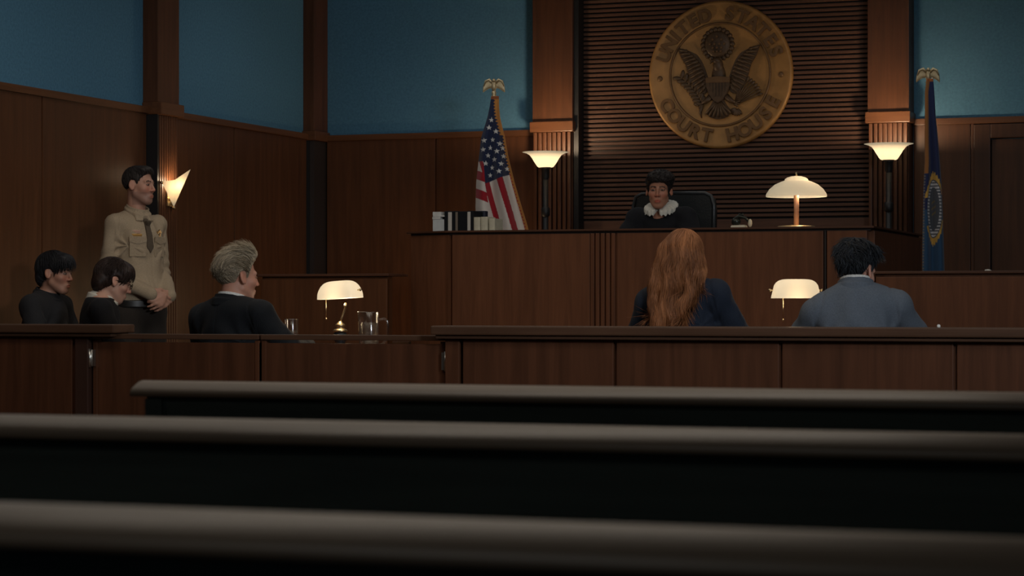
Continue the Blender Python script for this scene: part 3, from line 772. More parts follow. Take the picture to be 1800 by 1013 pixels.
# eagle: wings of feathers, body, head, tail, legs
eg = MB()
for sg in (-1, 1):
    out_ = [(-.59, .385), (-.54, .25), (-.465, .13), (-.43, 0), (-.385, -.13), (-.28, -.265), (-.19, -.25), (-.14, -.12), (-.17, -.02), (-.21, .10), (-.25, .19), (-.32, .285), (-.45, .345)]
    W = [S(x if sg < 0 else -x-.03, y) for (x, y) in out_]
    eg.prism(W, 'y', -.044, -.02, .005)
    inner = [(-.45, .325), (-.36, .26), (-.28, .18), (-.23, .08), (-.19, -.03), (-.18, -.14)]
    outer = [(-.585, .36), (-.52, .22), (-.455, .10), (-.42, -.02), (-.37, -.14), (-.27, -.25)]
    I = np.array(inner); O = np.array(outer); NF = 12
    for j in range(NF):
        u = j/(NF-1)*5
        p = np.array([np.interp(u, range(6), I[:, 0]), np.interp(u, range(6), I[:, 1])])
        q = np.array([np.interp(u, range(6), O[:, 0]), np.interp(u, range(6), O[:, 1])])
        mx_ = lambda v: ((v[0] if sg < 0 else -v[0]-.03)*RS, v[1]*RS)
        (x0, z0), (x1, z1) = mx_(p), mx_(q)
        eg.tube([(x0, -.046, z0), ((x0+x1)/2, -.05, (z0+z1)/2), (x1, -.045, z1)], [.010, .012, .005], 8)
        xm, zm = mx_(p+(q-p)*.12)
        eg.ball((xm, -.048, zm), (.016, .009, .014), n=8)
    # leg
    eg.tube([((sg*.11-.015)*RS, -.04, -.30*RS), ((sg*.18-.015)*RS, -.04, -.36*RS), ((sg*.235-.015)*RS, -.04, -.39*RS)], [.045*RS, .032*RS, .018*RS], 8)
    for a_ in (-40, 0, 40):
        eg.tube([((sg*.235-.015)*RS, -.04, -.39*RS), ((sg*(.235+.07*math.cos(R(a_-20)))-.015)*RS, -.045, (-.39+.07*math.sin(R(a_-20)))*RS)], [.016*RS, .008*RS], 6)
eg.ball((-.015*RS, -.03, -.06*RS), (.10*RS, .03, .22*RS), n=18).ball((-.02*RS, -.035, .12*RS), (.07*RS, .03, .10*RS), n=16).ball((-.035*RS, -.04, .185*RS), (.058*RS, .028, .05*RS), n=14)
eg.tube([(-.075*RS, -.045, .19*RS), (-.115*RS, -.045, .175*RS), (-.12*RS, -.045, .15*RS)], [.022*RS, .016*RS, .004*RS], 8)
eg.prism([S(-.08, -.33), S(-.13, -.42), S(-.19, -.50), S(-.15, -.565), S(-.08, -.595), S(-.015, -.605), S(.05, -.595), S(.12, -.565), S(.16, -.50), S(.10, -.42), S(.05, -.33)], 'y', -.042, -.02, .004)
for j in range(7):          # tail feathers
    a_ = R(-90+(j-3)*13)
    eg.tube([((-.015+.05*math.cos(a_))*RS, -.043, -.37*RS), ((-.015+.27*math.cos(a_))*RS, -.046, (-.34+.245*math.sin(a_))*RS)], [.007, .011], 8)
eg.build('eagle', M_SEALD, seal)
# shield
sh = [(-.185, -.045), (-.015, -.025), (.155, -.045), (.15, -.16), (.11, -.27), (.05, -.35), (-.015, -.39), (-.08, -.35), (-.14, -.27), (-.18, -.16)]
so = MB().prism([S(*p) for p in sh], 'y', -.062, -.03, .004).build('shield', M_SEALD, seal)
MB().prism([S(-.185, -.045), S(-.015, -.025), S(.155, -.045), S(.153, -.115), S(-.183, -.115)], 'y', -.067, -.05, .003).build('shield_band', M_SEALM, so)
pl = MB()
for j in range(7):
    x = -.14+j*.042
    pl.box((x-.008)*RS, (x+.008)*RS, -.066, -.055, (-.30 if 1 < j < 5 else -.24 if 0 < j < 6 else -.17)*RS, -.12*RS)
pl.build('shield_bars', M_SEALD, so)
# glory of stars and cloud ring
gl = MB().lathe([(0, .05), (.15*RS, .046), (.185*RS, .036), (.19*RS, .026)], n=40, c=(0, 0, 0), m=Matrix.Translation((-.03*RS, 0, .41*RS)) @ Matrix.Rotation(R(90), 4, 'X'))
for j in range(22):
    a_ = 2*math.pi*j/22
    gl.ball(((-.03+.205*math.cos(a_))*RS, -.032, (.41+.205*math.sin(a_))*RS), (.034*RS, .014, .034*RS), n=10)
gl.build('glory', M_SEALD, seal)
st_ = MB()
for (x, y) in [(0, .1), (-.06, .06), (.06, .06), (-.1, 0), (-.035, 0), (.035, 0), (.1, 0), (-.06, -.05), (.06, -.05), (0, -.05), (0, -.1), (-.05, -.1), (.05, -.1)]:
    pts = []
    for q in range(10):
        r_ = .024 if q % 2 == 0 else .01; aa = R(90+36*q); pts.append(S(-.03+x+r_*math.cos(aa), .41+y+r_*math.sin(aa)))
    st_.prism(pts, 'y', -.056, -.04)
st_.build('stars', M_SEALM, seal)
# olive branch on the left, arrows on the right, ribbon ends
ob = MB(); P0 = np.array([-.24, -.40]); stem = []
for j in range(9):
    u = j/8; p = (P0[0]-.30*u+.05*math.sin(u*3), P0[1]+.36*u); stem.append((p[0]*RS, -.034, p[1]*RS))
    for s_ in (-1, 1):
        a_ = R(125+s_*48)
        ob.ball(((p[0]+.06*math.cos(a_))*RS, -.036, (p[1]+.06*math.sin(a_))*RS), (.066*RS, .010, .028*RS), Matrix.Rotation(-a_, 3, 'Y'), n=10)
ob.tube(stem, .01*RS, 6)
ob.tube([(-.24*RS, -.036, -.40*RS), (-.27*RS, -.036, -.5*RS), (-.25*RS, -.036, -.58*RS)], [.03*RS, .02*RS, .008*RS], 8)
ob.build('olive_branch', M_SEALD, seal)
ar = MB()
for j in range(9):
    a_ = R(18+j*7); p = (.20, -.42); q = (p[0]+(.37)*math.cos(a_), p[1]+(.37)*math.sin(a_)+.02)
    ar.tube([(p[0]*RS, -.036, p[1]*RS), (q[0]*RS, -.036, q[1]*RS)], .009*RS, 6)
    ar.ball((q[0]*RS, -.036, q[1]*RS), (.045*RS, .008, .02*RS), Matrix.Rotation(-a_, 3, 'Y'), n=8)
for j in range(7):
    a_ = R(200+j*18); ar.ball(((.24+.06*math.cos(a_))*RS, -.036, (-.46+.06*math.sin(a_))*RS), (.05*RS, .01, .022*RS), Matrix.Rotation(-a_, 3, 'Y'), n=8)
ar.build('arrows', M_SEALD, seal)
# assumed bare light out of sight behind the left end of the bench
point('assumed_glow_light', (-5.58, 14.35, .95), 7, (1, .66, .36), .05)  # added for the warm glow low on the back wall; no lamp stands here
# ------------------------------------------------------------------ people: smooth blended solids turned into meshes
f32 = np.float32
def V(*a): return np.array(a, f32)
def cap(a, b, ra, rb=None):
    a = np.asarray(a, f32); b = np.asarray(b, f32); rb = ra if rb is None else rb
    ab = b-a; L = float(ab@ab)+1e-9
    def f(P):
        t = np.clip(((P-a)@ab)/L, 0, 1)
        return np.sqrt((((P-a)-t[:, None]*ab)**2).sum(1))-(ra+(rb-ra)*t)
    return f
def ell(c, r, M=None):
    c = np.asarray(c, f32); r = np.asarray(r, f32)
    def f(P):
        Q = P-c
        if M is not None: Q = Q@M
        k0 = np.sqrt(((Q/r)**2).sum(1)); k1 = np.sqrt(((Q/(r*r))**2).sum(1))+1e-6
        return k0*(k0-1)/k1
    return f
def rbox(c, h, rad, M=None):
    c = np.asarray(c, f32); h = np.asarray(h, f32)
    def f(P):
        Q = P-c
        if M is not None: Q = Q@M
        q = np.abs(Q)-h
        return np.sqrt((np.maximum(q, 0)**2).sum(1))+np.minimum(q.max(1), 0)-rad
    return f
def band(c, rx, ry, hh, th, M=None):
    """upright elliptical band (collar): half height hh, half thickness th"""
    c = np.asarray(c, f32)
    def f(P):
        Q = P-c
        if M is not None: Q = Q@M
        k = np.sqrt((Q[:, 0]/rx)**2+(Q[:, 1]/ry)**2)
        d = np.abs((k-1)*min(rx, ry))-th
        e = np.abs(Q[:, 2])-hh
        return np.maximum(d, e)*.8
    return f
def rotm(rx=0, ry=0, rz=0):
    from mathutils import Euler
    return np.array(Euler((R(rx), R(ry), R(rz)), 'XYZ').to_matrix(), f32)
def smin(a, b, k):
    if k <= 0: return np.minimum(a, b)
    h = np.maximum(k-np.abs(a-b), 0)/k
    return np.minimum(a, b)-h*h*k*.25
def smax(a, b, k): return -smin(-a, -b, k)
def blend(ops, P, d=None):
    for op, fn, k in ops:
        v = fn(P)
        if d is None: d = v
        elif op == 'u': d = smin(d, v, k)
        elif op == 's': d = smax(d, -v, k)
        else: d = smax(d, v, k)
    return d
def folds(P, amp, fr, seed):
    rs = np.random.RandomState(seed); o = np.zeros(len(P), f32)
    for i in range(5):
        d = rs.normal(size=3); d /= np.linalg.norm(d); q = rs.normal(size=3); q /= np.linalg.norm(q)
        o += np.sin((P@d.astype(f32))*fr*(1+.5*i)+2.2*np.sin((P@q.astype(f32))*fr*.6+rs.rand()*6)+rs.rand()*6).astype(f32)/(1+.5*i)
    return o*amp*.5
def mesh_sdf(name, f, lo, hi, h, mat, parent, colf=None, smooth=True):
    lo = np.asarray(lo, f32); n = np.ceil((np.asarray(hi)-lo)/h).astype(int)+1
    B = 8; nb = -(-n//B); n = nb*B
    g = [lo[a]+h*(np.arange(nb[a])*B+(B-1)/2) for a in range(3)]
    C = np.stack(np.meshgrid(*g, indexing='ij'), -1).reshape(-1, 3).astype(f32)
    dc = f(C)
    act = np.abs(dc) < B*h*1.35
    D = np.repeat(np.repeat(np.repeat(dc.reshape(nb), B, 0), B, 1), B, 2).astype(f32)
    ai = np.argwhere(act.reshape(nb))
    off = np.stack(np.meshgrid(*[np.arange(B)]*3, indexing='ij'), -1).reshape(-1, 3)
    for s in range(0, len(ai), 1500):
        idx = (ai[s:s+1500, None, :]*B+off[None]).reshape(-1, 3)
        D[idx[:, 0], idx[:, 1], idx[:, 2]] = f((lo+h*idx).astype(f32))
    ins = D < 0
    c8 = [(i, j, k) for i in (0, 1) for j in (0, 1) for k in (0, 1)]
    sl = lambda A, c: A[c[0]:A.shape[0]-1+c[0], c[1]:A.shape[1]-1+c[1], c[2]:A.shape[2]-1+c[2]]
    cnt = sum(sl(ins, c).astype(np.int8) for c in c8)
    cell = (cnt > 0) & (cnt < 8); ci = np.argwhere(cell)
    num = np.full(cell.shape, -1, np.int64); num[cell] = np.arange(len(ci))
    val = np.stack([sl(D, c)[cell] for c in c8], 1)
    acc = np.zeros((len(ci), 3)); w_ = np.zeros(len(ci))
    for a in range(8):
        for b in range(a+1, 8):
            ca, cb = np.array(c8[a]), np.array(c8[b])
            if np.abs(ca-cb).sum() != 1: continue
            va, vb = val[:, a], val[:, b]; m = (va < 0) != (vb < 0)
            t = np.where(m, va/np.where(m, va-vb, 1), 0)
            acc += np.where(m[:, None], ca+t[:, None]*(cb-ca), 0); w_ += m
    vs = lo+h*(ci+acc/w_[:, None])
    qs = []
    for ax in range(3):
        u, v = (ax+1) % 3, (ax+2) % 3
        A = [slice(1, -1)]*3; A[ax] = slice(0, -1); Bb = [slice(1, -1)]*3; Bb[ax] = slice(1, None)
        ea, eb = ins[tuple(A)], ins[tuple(Bb)]
        for flip, m in ((False, ea & ~eb), (True, ~ea & eb)):
            e = np.argwhere(m)
            if not len(e): continue
            e = e+1; e[:, ax] -= 1
            du = np.zeros(3, int); du[u] = 1; dv = np.zeros(3, int); dv[v] = 1
            q = [e-du-dv, e-dv, e, e-du]
            q = np.stack([num[x[:, 0], x[:, 1], x[:, 2]] for x in q], 1)
            qs.append(q[:, ::-1] if flip else q)
    q = np.concatenate(qs); q = q[(q >= 0).all(1)]
    me = bpy.data.meshes.new(name)
    me.vertices.add(len(vs)); me.vertices.foreach_set('co', vs.astype(f32).ravel())
    me.loops.add(len(q)*4); me.loops.foreach_set('vertex_index', q.ravel().astype(np.int32))
    me.polygons.add(len(q)); me.polygons.foreach_set('loop_start', np.arange(0, len(q)*4, 4, dtype=np.int32))
    me.update(calc_edges=True); me.validate()
    me.polygons.foreach_set('use_smooth', np.ones(len(me.polygons), bool))
    me.materials.append(mat)
    o = bpy.data.objects.new(name, me); COL.objects.link(o)
    if parent: o.parent = parent
    if colf is not None: set_cols(o, colf(vs.astype(f32)))
    return o

M_SKIN = vcol('skin', .5, .35, sss=.08)
M_HAIR = vcol('hair', .55, .28)
def flow_back(Q): return np.stack([Q[:, 0]*3, -.7-0*Q[:, 1], .55-6*np.clip(-Q[:, 1]+.0, 0, .12)], 1)
def flow_whorl(Q):
    q = Q-V(0, -.07, .12); q = q/(np.linalg.norm(q, axis=1, keepdims=True)+1e-6); return q+V(.15, 0, -.3)
def flow_down(Q): return np.stack([.25*np.sin(Q[:, 2]*42+Q[:, 0]*16)+Q[:, 0]*1.5*(Q[:, 2] > .02), Q[:, 1]*2*(Q[:, 2] > .03), -1-0*Q[:, 0]], 1)
def flow_curl(Q): return np.stack([np.sin(Q[:, 2]*210+Q[:, 1]*130), np.sin(Q[:, 0]*190+2+Q[:, 2]*90), np.sin(Q[:, 1]*200+4)], 1)
M_EYE = vcol('eye', .12, .6)

def head_ops(sp):
    """solids of a head in its own frame: x right, y forward, z up, origin between the eyes' level and the skull centre"""
    fem = sp.get('fem', False); j = .9 if fem else 1.0
    nl = sp.get('nose', 1.0)
    o = [('u', ell((0, -.018, .037), (.076, .098, .084)), 0),
         ('u', ell((0, .032, -.036), (.060*j+.003, .060, .084)), .03),
         ('u', cap((0, .066, -.098), (0, .070, -.103), .021*j, .019*j), .03)]
    for s in (-1, 1):
        o += [('u', cap((s*.053*j, .004, -.058), (s*.022*j, .062, -.1), .018, .016), .03),
              ('u', ell((s*.042, .058, -.022), (.025, .025, .022)), .025),
              ('u', cap((s*.012, .086, .026), (s*.046, .074, .024), .0095, .008), .018)]
    for s in (-1, 1): o += [('s', ell((s*.032, .100, .006), (.019, .016, .0115)), .012)]
    for s in (-1, 1): o += [('u', ell((s*.032, .0785, .0055), (.0158, .0135, .0085)), .003)]
    o += [('u', cap((0, .088, .016), (0, .088+.023*nl, -.03), .0075, .0105), .012)]
    for s in (-1, 1): o += [('u', ell((s*.0125, .098, -.034), (.0085, .011, .0075)), .006)]
    o += [('u', ell((0, .078, -.07), (.028, .021, .020)), .015),
          ('u', ell((0, .0965, -.0655), (.021, .0075, .0048)), .005), ('u', ell((0, .095, -.0775), (.0185, .008, .0062)), .005),
          ('s', cap((-.021, .1005, -.0712), (.021, .1005, -.0712), .0022), .003)]
    for s in (-1, 1):
        M = rotm(12, s*-16, s*26)
        o += [('u', ell((s*.082, -.009, -.004), (.0085, .020, .034), M), .008),
              ('s', ell((s*.091, -.004, -.001), (.006, .0105, .019), M), .004)]
    return o
def head_col(sp):
    sk = np.array(sp['skin'], f32)
    def f(Q):
        n = len(Q); c = np.tile(sk, (n, 1))
        x, y, z = np.abs(Q[:, 0]), Q[:, 1], Q[:, 2]
        red = np.exp(-(((x-.042)/.024)**2+((z+.03)/.022)**2))*(y > .03)+np.exp(-((x/.018)**2+((z+.034)/.016)**2))*(y > .07)+(x > .078)*.4
        c *= 1+red[:, None]*np.array([.10, -.14, -.16])
        lip = (((x/.022)**2+((z+.0715)/.0115)**2) < 1) & (y > .07)
        c[lip] = sk*np.array(sp.get('lip', (.85, .6, .56)))
        br = (np.abs(z-.0245-.004*np.sin(np.clip((x-.012)/.036, 0, 1)*3.1)) < .0045) & (x > .012) & (x < .05) & (y > .05)
        c[br] = np.array(sp.get('brow', (.03, .02, .015)))
        lid = (np.hypot((x-.032)/.0165, (z-.005)/.0078) < 1) & (y > .07)
        c[lid] = sk*.42
        eye = (np.hypot((x-.032)/.0122, (z-.0042)/.0036) < 1) & (y > .07)
        c[eye] = (.28, .25, .23); c[eye & (np.abs(x-.032) < .0066)] = (.02, .013, .01)
        if sp.get('stubble'):
            st = ((z < -.045) | ((x < .03) & (z < -.04))) & (y > -.02) & (z > -.13) & ~lip
            c[st] *= np.array([.72, .74, .78])
        return c
    return f
def hair_fn(sp):
    """hair in head frame: shell over the skull, trimmed by a hairline z_min(y), with combed strands"""
    hs = sp['hair']; t = hs.get('t', .012); line = np.array(hs['line'], f32)
    fl = hs.get('flow')
    base = [('u', ell((0, -.019, .040), (.077+hs.get('side', .55)*t, .099+t, .084+t)), 0)]
    for e in hs.get('lumps', []): base.append(('u', ell(e[0], e[1], rotm(*e[2]) if len(e) > 2 else None), e[3] if len(e) > 3 else .03))
    fr = hs.get('freq', 60); amp = hs.get('amp', .004); cb = np.array(hs.get('comb', (0, 1, .4)), f32); cb /= np.linalg.norm(cb)
    s1 = np.cross(cb, [1, 0, .2]); s1 /= np.linalg.norm(s1); s2 = np.cross(cb, s1)
    def strand(Q):
        a, b, l = Q@s1.astype(f32), Q@s2.astype(f32), Q@cb
        wv = hs.get('wave', .02)
        a = a+wv*np.sin(l*34+b*20); b = b+wv*np.cos(l*27+a*25)
        return np.sin(a*fr*1.9+2*np.sin(b*fr*.7))*np.cos(b*fr*1.6+1.7*np.sin(a*fr*.8+l*9))
    def f(Q):
        d = blend(base, Q)-amp*strand(Q)*(1+np.clip(Q[:, 2]*6, -.5, .8))
        y, z, x = Q[:, 1], Q[:, 2], np.abs(Q[:, 0])
        zm = np.interp(y+hs.get('slope', .0)*Q[:, 0], line[:, 0], line[:, 1]).astype(f32)+amp*.8*np.sin(Q[:, 0]*160)*np.sin(Q[:, 1]*140)
        # open the space around the ears
        g = (zm-z)*.75
        d = smax(d, g, .012)
        if not hs.get('cover_ears'):
            d = smax(d, -ell((.088, -.002, -.010), (.026, .028, .040))(np.stack([x, y, z], 1)), .008)
        return d
    return f, strand
def hand(w, d, nrm, side, curl=35, spread=1.0, s=1.0, thumb=None):
    """w wrist, d direction of the fingers, nrm normal out of the palm, side: direction of the thumb"""
    w = np.asarray(w, float); d = np.asarray(d, float); d /= np.linalg.norm(d)
    nrm = np.asarray(nrm, float); nrm -= d*(nrm@d); nrm /= np.linalg.norm(nrm)
    sd = np.cross(d, nrm); 
    if sd@np.asarray(side, float) < 0: sd = -sd
    M = np.stack([sd, d, nrm], 1).astype(f32)
    o = [('u', rbox(w+d*.052*s, (.030*s, .036*s, .004*s), .011*s, M), .02)]
    L = [(.040, .026, .021), (.045, .029, .022), (.042, .027, .022), (.033, .021, .019)]
    for i in range(4):
        u = 1.5-i
        p = w+d*(.092-.004*abs(u-.5))*s+sd*u*.0195*s
        a = R(curl*.6)+R(3*i); dd = d+sd*u*.07*spread
        for k, l in enumerate(L[i]):
            v = dd*math.cos(a)+nrm*math.sin(a); v /= np.linalg.norm(v)
            q = p+v*l*s
            o.append(('u', cap(p, q, (.0088-.0008*k)*s, (.0080-.0008*k)*s), .006 if k == 0 else .003)); p = q; a += R(curl)
    tb = w+d*.028*s+sd*.030*s
    t1 = tb+(sd*.75+d*.75+nrm*.45)*.030*s; t2 = t1+(d*.95+nrm*.35+sd*.15)*.030*s; t3 = t2+(d*.95+nrm*.3-sd*.1)*.022*s
    o += [('u', cap(tb, t1, .014*s, .0105*s), .012), ('u', cap(t1, t2, .0102*s, .0092*s), .003), ('u', cap(t2, t3, .0092*s, .0075*s), .003)]
    return o

class Person:
    """root Empty, joints in local coordinates (x right, y forward, z up), parts are meshes under it"""
    def __init__(self, label, loc, rz, sp):
        self.sp = sp; self.root = thing('person', label, 'person', loc, rz)
        self.J = sp['J']; self.hc = np.array(sp['head'], f32); self.HR = rotm(*sp.get('hrot', (0, 0, 0)))
        self.hscale = sp.get('hs', .89)
    def hq(self, P): return ((P-self.hc)@self.HR)/self.hscale
    def hp(self, q): return self.hc+self.HR@(np.asarray(q, f32)*self.hscale)
    def limb_ops(self, off=0.0, arms=True, legs=True, torso=True, k=.03, which=(-1, 1), fore=True):
        J = self.J; b = self.sp.get('build', 1.0); o = []
        if torso:
            ch, ab, pv = J['chest'], J['belly'], J['pelvis']
            Mt = rotm(*self.sp.get('trot', (0, 0, 0)))
            o += [('u', ell(ch, (.150*b+off, .105*b+off, .19+off), Mt), 0), ('u', ell(ab, (.142*b+off, .103*b+off, .17+off)), .06),
                  ('u', ell(pv, (.162*b+off, .118*b+off, .12+off)), .06)]
            nb = np.array(J['neck'])
            for s, n_ in ((-1, 'L'), (1, 'R')):
                sh = np.array(J['sh'+n_])
                o += [('u', cap(nb+(0, -.015, -.05), sh, .050*b+off*.8, .046*b+off), .045)]
        if arms:
            for n_ in ('L', 'R'):
                if {'L': -1, 'R': 1}[n_] not in which: continue
                sh, el, wr = J['sh'+n_], J['el'+n_], J['wr'+n_]
                o += [('u', cap(sh, el, .049*b+off, .041*b+off), k)]
                if fore: o += [('u', cap(el, wr, .042*b+off, .027*b+off*1.1), .012)]
        if legs:
            for n_ in ('L', 'R'):
                hp, kn, an, to = J['hip'+n_], J['kn'+n_], J['an'+n_], J['to'+n_]
                o += [('u', cap(hp, kn, .085*b+off, .058*b+off), .05), ('u', cap(kn, an, .056*b+off, .037*b+off*1.6), .015)]
        return o
    def bounds(self, pad=.15):
        pts = np.array([v for v in self.J.values()]+[self.hc.tolist()]); return pts.min(0)-pad, pts.max(0)+pad
    def body(self):
        J = self.J; sp = self.sp
        ho = head_ops(sp); lo_ = self.limb_ops()
        nk = [('u', cap(np.array(J['neck'])+(0, 0, -.03), self.hp((0, -.022, -.045)), .050*sp.get('nk', 1), .047*sp.get('nk', 1)), .025)]
        hd = []
        for n_ in ('L', 'R'): hd += hand(J['wr'+n_], *sp['hand'+n_])
        feet = []
        for n_ in ('L', 'R'): feet += [('u', cap(J['an'+n_], J['to'+n_], .036, .026), .02)]
        def f(P):
            d = blend(ho, self.hq(P))*self.hscale
            b = blend(lo_+hd+feet, P)
            return blend([], P, smin(smin(d, nk[0][1](P), .022), b, .03))
        hcol = head_col(sp)
        def col(P):
            Q = self.hq(P); c = hcol(Q)
            far = (Q**2).sum(1) > .16**2
            c[far] = np.array(sp['skin'])
            return c
        lo, hi = self.bounds()
        return mesh_sdf('body', f, lo, hi, .0048, M_SKIN, self.root, col)
    def hair(self):
        f0, strand = hair_fn(self.sp); hs = self.sp['hair']
        ca, cb = np.array(hs['col'], f32), np.array(hs['col2'], f32)
        lo, hi = self.hc-.19, self.hc+.19
        extra = hs.get('extra')
        def f(P):
            d = f0(self.hq(P))*self.hscale
            return extra(P, d) if extra else d
        def col(P):
            Q = self.hq(P); s = .5+.5*np.clip(strand(Q*1.3), -1, 1); g = hs.get('mix')
            if g is not None: s = g(Q, s)
            return ca+(cb-ca)*s[:, None]
        if extra: lo = lo+np.array(hs['lo'], f32); hi = hi+np.array(hs.get('hi', (0, 0, 0)), f32)
        o = mesh_sdf('hair', f, lo, hi, .0042, M_HAIR, self.root, col)
        self.strands(o, col, f)
        return o
    def strands(self, o, col, sdf):
        """fine tapered locks lying on the hair, merged into its mesh"""
        hs = self.sp['hair']; me = o.data; n = len(me.vertices)
        co = np.empty(n*3, f32); me.vertices.foreach_get('co', co); co = co.reshape(-1, 3)
        no = np.empty(n*3, f32); me.vertex_normals.foreach_get('vector', no); no = no.reshape(-1, 3)
        rs = np.random.RandomState(9); N = min(hs.get('strands', 1500), n)
        ids = rs.choice(n, N, replace=False)
        flow = hs['flow']; ln = hs.get('len', .05); lift = hs.get('lift', .08); rad = hs.get('rad', .0013); K = 6
        P = co[ids].copy(); Nn = no[ids].copy()
        P -= Nn*.001
        C = self.hc
        seg = ln*(.6+.8*rs.rand(N, 1))/K
        jit = rs.normal(size=(N, 3))*hs.get('jit', .15)
        lf = lift*(.3+1.4*rs.rand(N, 1))
        rings = []; lv = rs.rand(N, 1)**3
        line = np.array(hs['line'], f32)
        base = col(co[ids]); base = base*(.75+.5*rs.rand(N, 1))
        for k in range(K+1):
            d = flow(((P-C)@self.HR)/self.hscale)@self.HR.T + jit
            q = (P-C)-np.array(self.HR@V(0, -.02, .03))
            nn = q/np.linalg.norm(q, axis=1, keepdims=True)
            if hs.get('keepn'): nn = np.where((q@self.HR)[:, 2:3] > -.02, nn, Nn)
            d = d-nn*(d*nn).sum(1, keepdims=True); d /= np.linalg.norm(d, axis=1, keepdims=True)+1e-6
            d = d+nn*(lf*(1 if k > 0 else .6)-hs.get('grav', .10)*k/K)
            s1 = np.cross(d, nn); s1 /= np.linalg.norm(s1, axis=1, keepdims=True)+1e-6
            r_ = rad*(1-(k/K)**2*.85)
            rings.append(np.stack([P+s1*r_*1.4, P+nn*r_*.9, P-s1*r_*1.4], 1))
            P = P+d*seg
            if hs.get('hug'):
                tg = .0006+.0035*lv*(k+1)/K
                P = P+nn*np.clip(tg-sdf(P.astype(f32))[:, None], -.012, .012)
        A = np.stack(rings, 1)              # N, K+1, 3, xyz
        if not hs.get('extra'):             # drop locks that would cross the hairline or an ear
            E = ((A.reshape(-1, 3)-C)@self.HR)/self.hscale
            bad = E[:, 2] < np.interp(E[:, 1], line[:, 0], line[:, 1])-hs.get('over', .004)
            if not hs.get('cover_ears'): bad |= (((E*V(0, 1, 1)-V(0, -.004, -.006))/V(1, .030, .040))**2).sum(1) < 1
            ok = ~bad.reshape(N, -1).any(1); A = A[ok]; base = base[ok]; N = len(A)
        vs = A.reshape(-1, 3); idx = np.arange(len(vs)).reshape(N, K+1, 3)
        q = []
        for j in range(3):
            j2 = (j+1) % 3
            q.append(np.stack([idx[:, :-1, j], idx[:, :-1, j2], idx[:, 1:, j2], idx[:, 1:, j]], -1).reshape(-1, 4))
        q = np.concatenate(q)+n
        m = len(me.polygons); lc = np.empty(len(me.loops), np.int32); me.loops.foreach_get('vertex_index', lc)
        oc = np.ones((n, 4), f32); a = np.empty(n*4, f32); me.color_attributes['Col'].data.foreach_get('color', a); oc = a.reshape(-1, 4)[:, :3]
        m2 = bpy.data.meshes.new('hair')
        m2.vertices.add(n+len(vs)); m2.vertices.foreach_set('co', np.concatenate([co, vs]).astype(f32).ravel())
        tot = np.concatenate([lc, q.ravel().astype(np.int32)])
        m2.loops.add(len(tot)); m2.loops.foreach_set('vertex_index', tot)
        m2.polygons.add(len(tot)//4); m2.polygons.foreach_set('loop_start', np.arange(0, len(tot), 4, dtype=np.int32))
        m2.update(calc_edges=True); m2.polygons.foreach_set('use_smooth', np.ones(len(m2.polygons), bool)); m2.materials.append(M_HAIR)
        o.data = m2; bpy.data.meshes.remove(me); o.data.name = 'hair'
        set_cols(o, np.concatenate([oc, np.repeat(base, (K+1)*3, 0)]))
    def garment(self, name, mat, ops, h=.006, fold=(.004, 26, 1), lo=None, hi=None, seams=None):
        a, b = self.bounds(.2); lo = a if lo is None else lo; hi = b if hi is None else hi
        def f(P):
            d = blend(ops, P)
            if fold[0]: d = d+folds(P, *fold)
            if seams is not None: d = d+seams(P)
            return d
        return mesh_sdf(name, f, lo, hi, h, mat, self.root)
    def sleeve_seams(self, folds_=.006, back=True, depth=.005):
        """armhole seams, centre-back seam, drag folds under the arms and creases at the elbows"""
        J = self.J
        def f(P):
            o = np.zeros(len(P), f32)
            for n_, s in (('L', -1), ('R', 1)):
                sh, el, wr = (np.array(J[k+n_], f32) for k in ('sh', 'el', 'wr'))
                nrm = V(s*.93, .0, .22); nrm /= np.linalg.norm(nrm)
                dd = (P-(sh+V(s*.006, 0, 0)))@nrm
                near = np.exp(-(((P-sh)**2).sum(1)/.14**2))
                o += depth*np.exp(-(dd/.006)**2)*near
                # elbow creases across the sleeve
                a = (P-el)@((wr-el)/np.linalg.norm(wr-el)); b = (P-el)@((sh-el)/np.linalg.norm(sh-el))
                de = np.exp(-(((P-el)**2).sum(1)/.11**2))
                o += folds_*de*np.sin((b-a*.6)*95+8*P[:, 0]+6*P[:, 1])*.6
                # folds running from the armpit to the back and belly
                ap = sh+V(-s*.03, -.02, -.13); r_ = np.sqrt(((P-ap)**2).sum(1))+1e-4
                an = np.arctan2(P[:, 2]-ap[2], (P[:, 0]-ap[0])*-s)
                o += folds_*.9*np.sin(an*7+1.3*s)*np.exp(-((r_-.11)/.09)**2)*(np.abs(P[:, 0]) < abs(sh[0])+.03)
            if back: o += .003*np.exp(-(P[:, 0]/.004)**2)*(P[:, 1] < 0)
            return o.astype(f32)
        return f
    def surf(self, ops, x, z):
        """front surface of a garment at height z: its y and slope angles"""
        def at(x, z):
            Y = np.linspace(.32, 0, 400); d = blend(ops, np.stack([0*Y+x, Y, 0*Y+z], 1).astype(f32))
            return float(Y[np.argmax(d < 0)])
        y = at(x, z); return y, -math.atan2(y-at(x+.01, z), .01), math.atan2(at(x, z+.012)-at(x, z-.012), .024)
    def below(self, z): return ('i', lambda P: P[:, 2]-z, .008)
    def above(self, z): return ('i', lambda P: z-P[:, 2], .008)
    def open_neck(self, rx, ry, dz=0, tilt=-18, k=.01):
        c = np.array(self.J['neck'], f32)+V(0, .01, dz)
        M = rotm(tilt, 0, 0)
        def f(P):
            Q = (P-c)@M
            return np.maximum((np.sqrt((Q[:, 0]/rx)**2+(Q[:, 1]/ry)**2)-1)*min(rx, ry), -(Q[:, 2]+.05))
        return ('s', f, k)
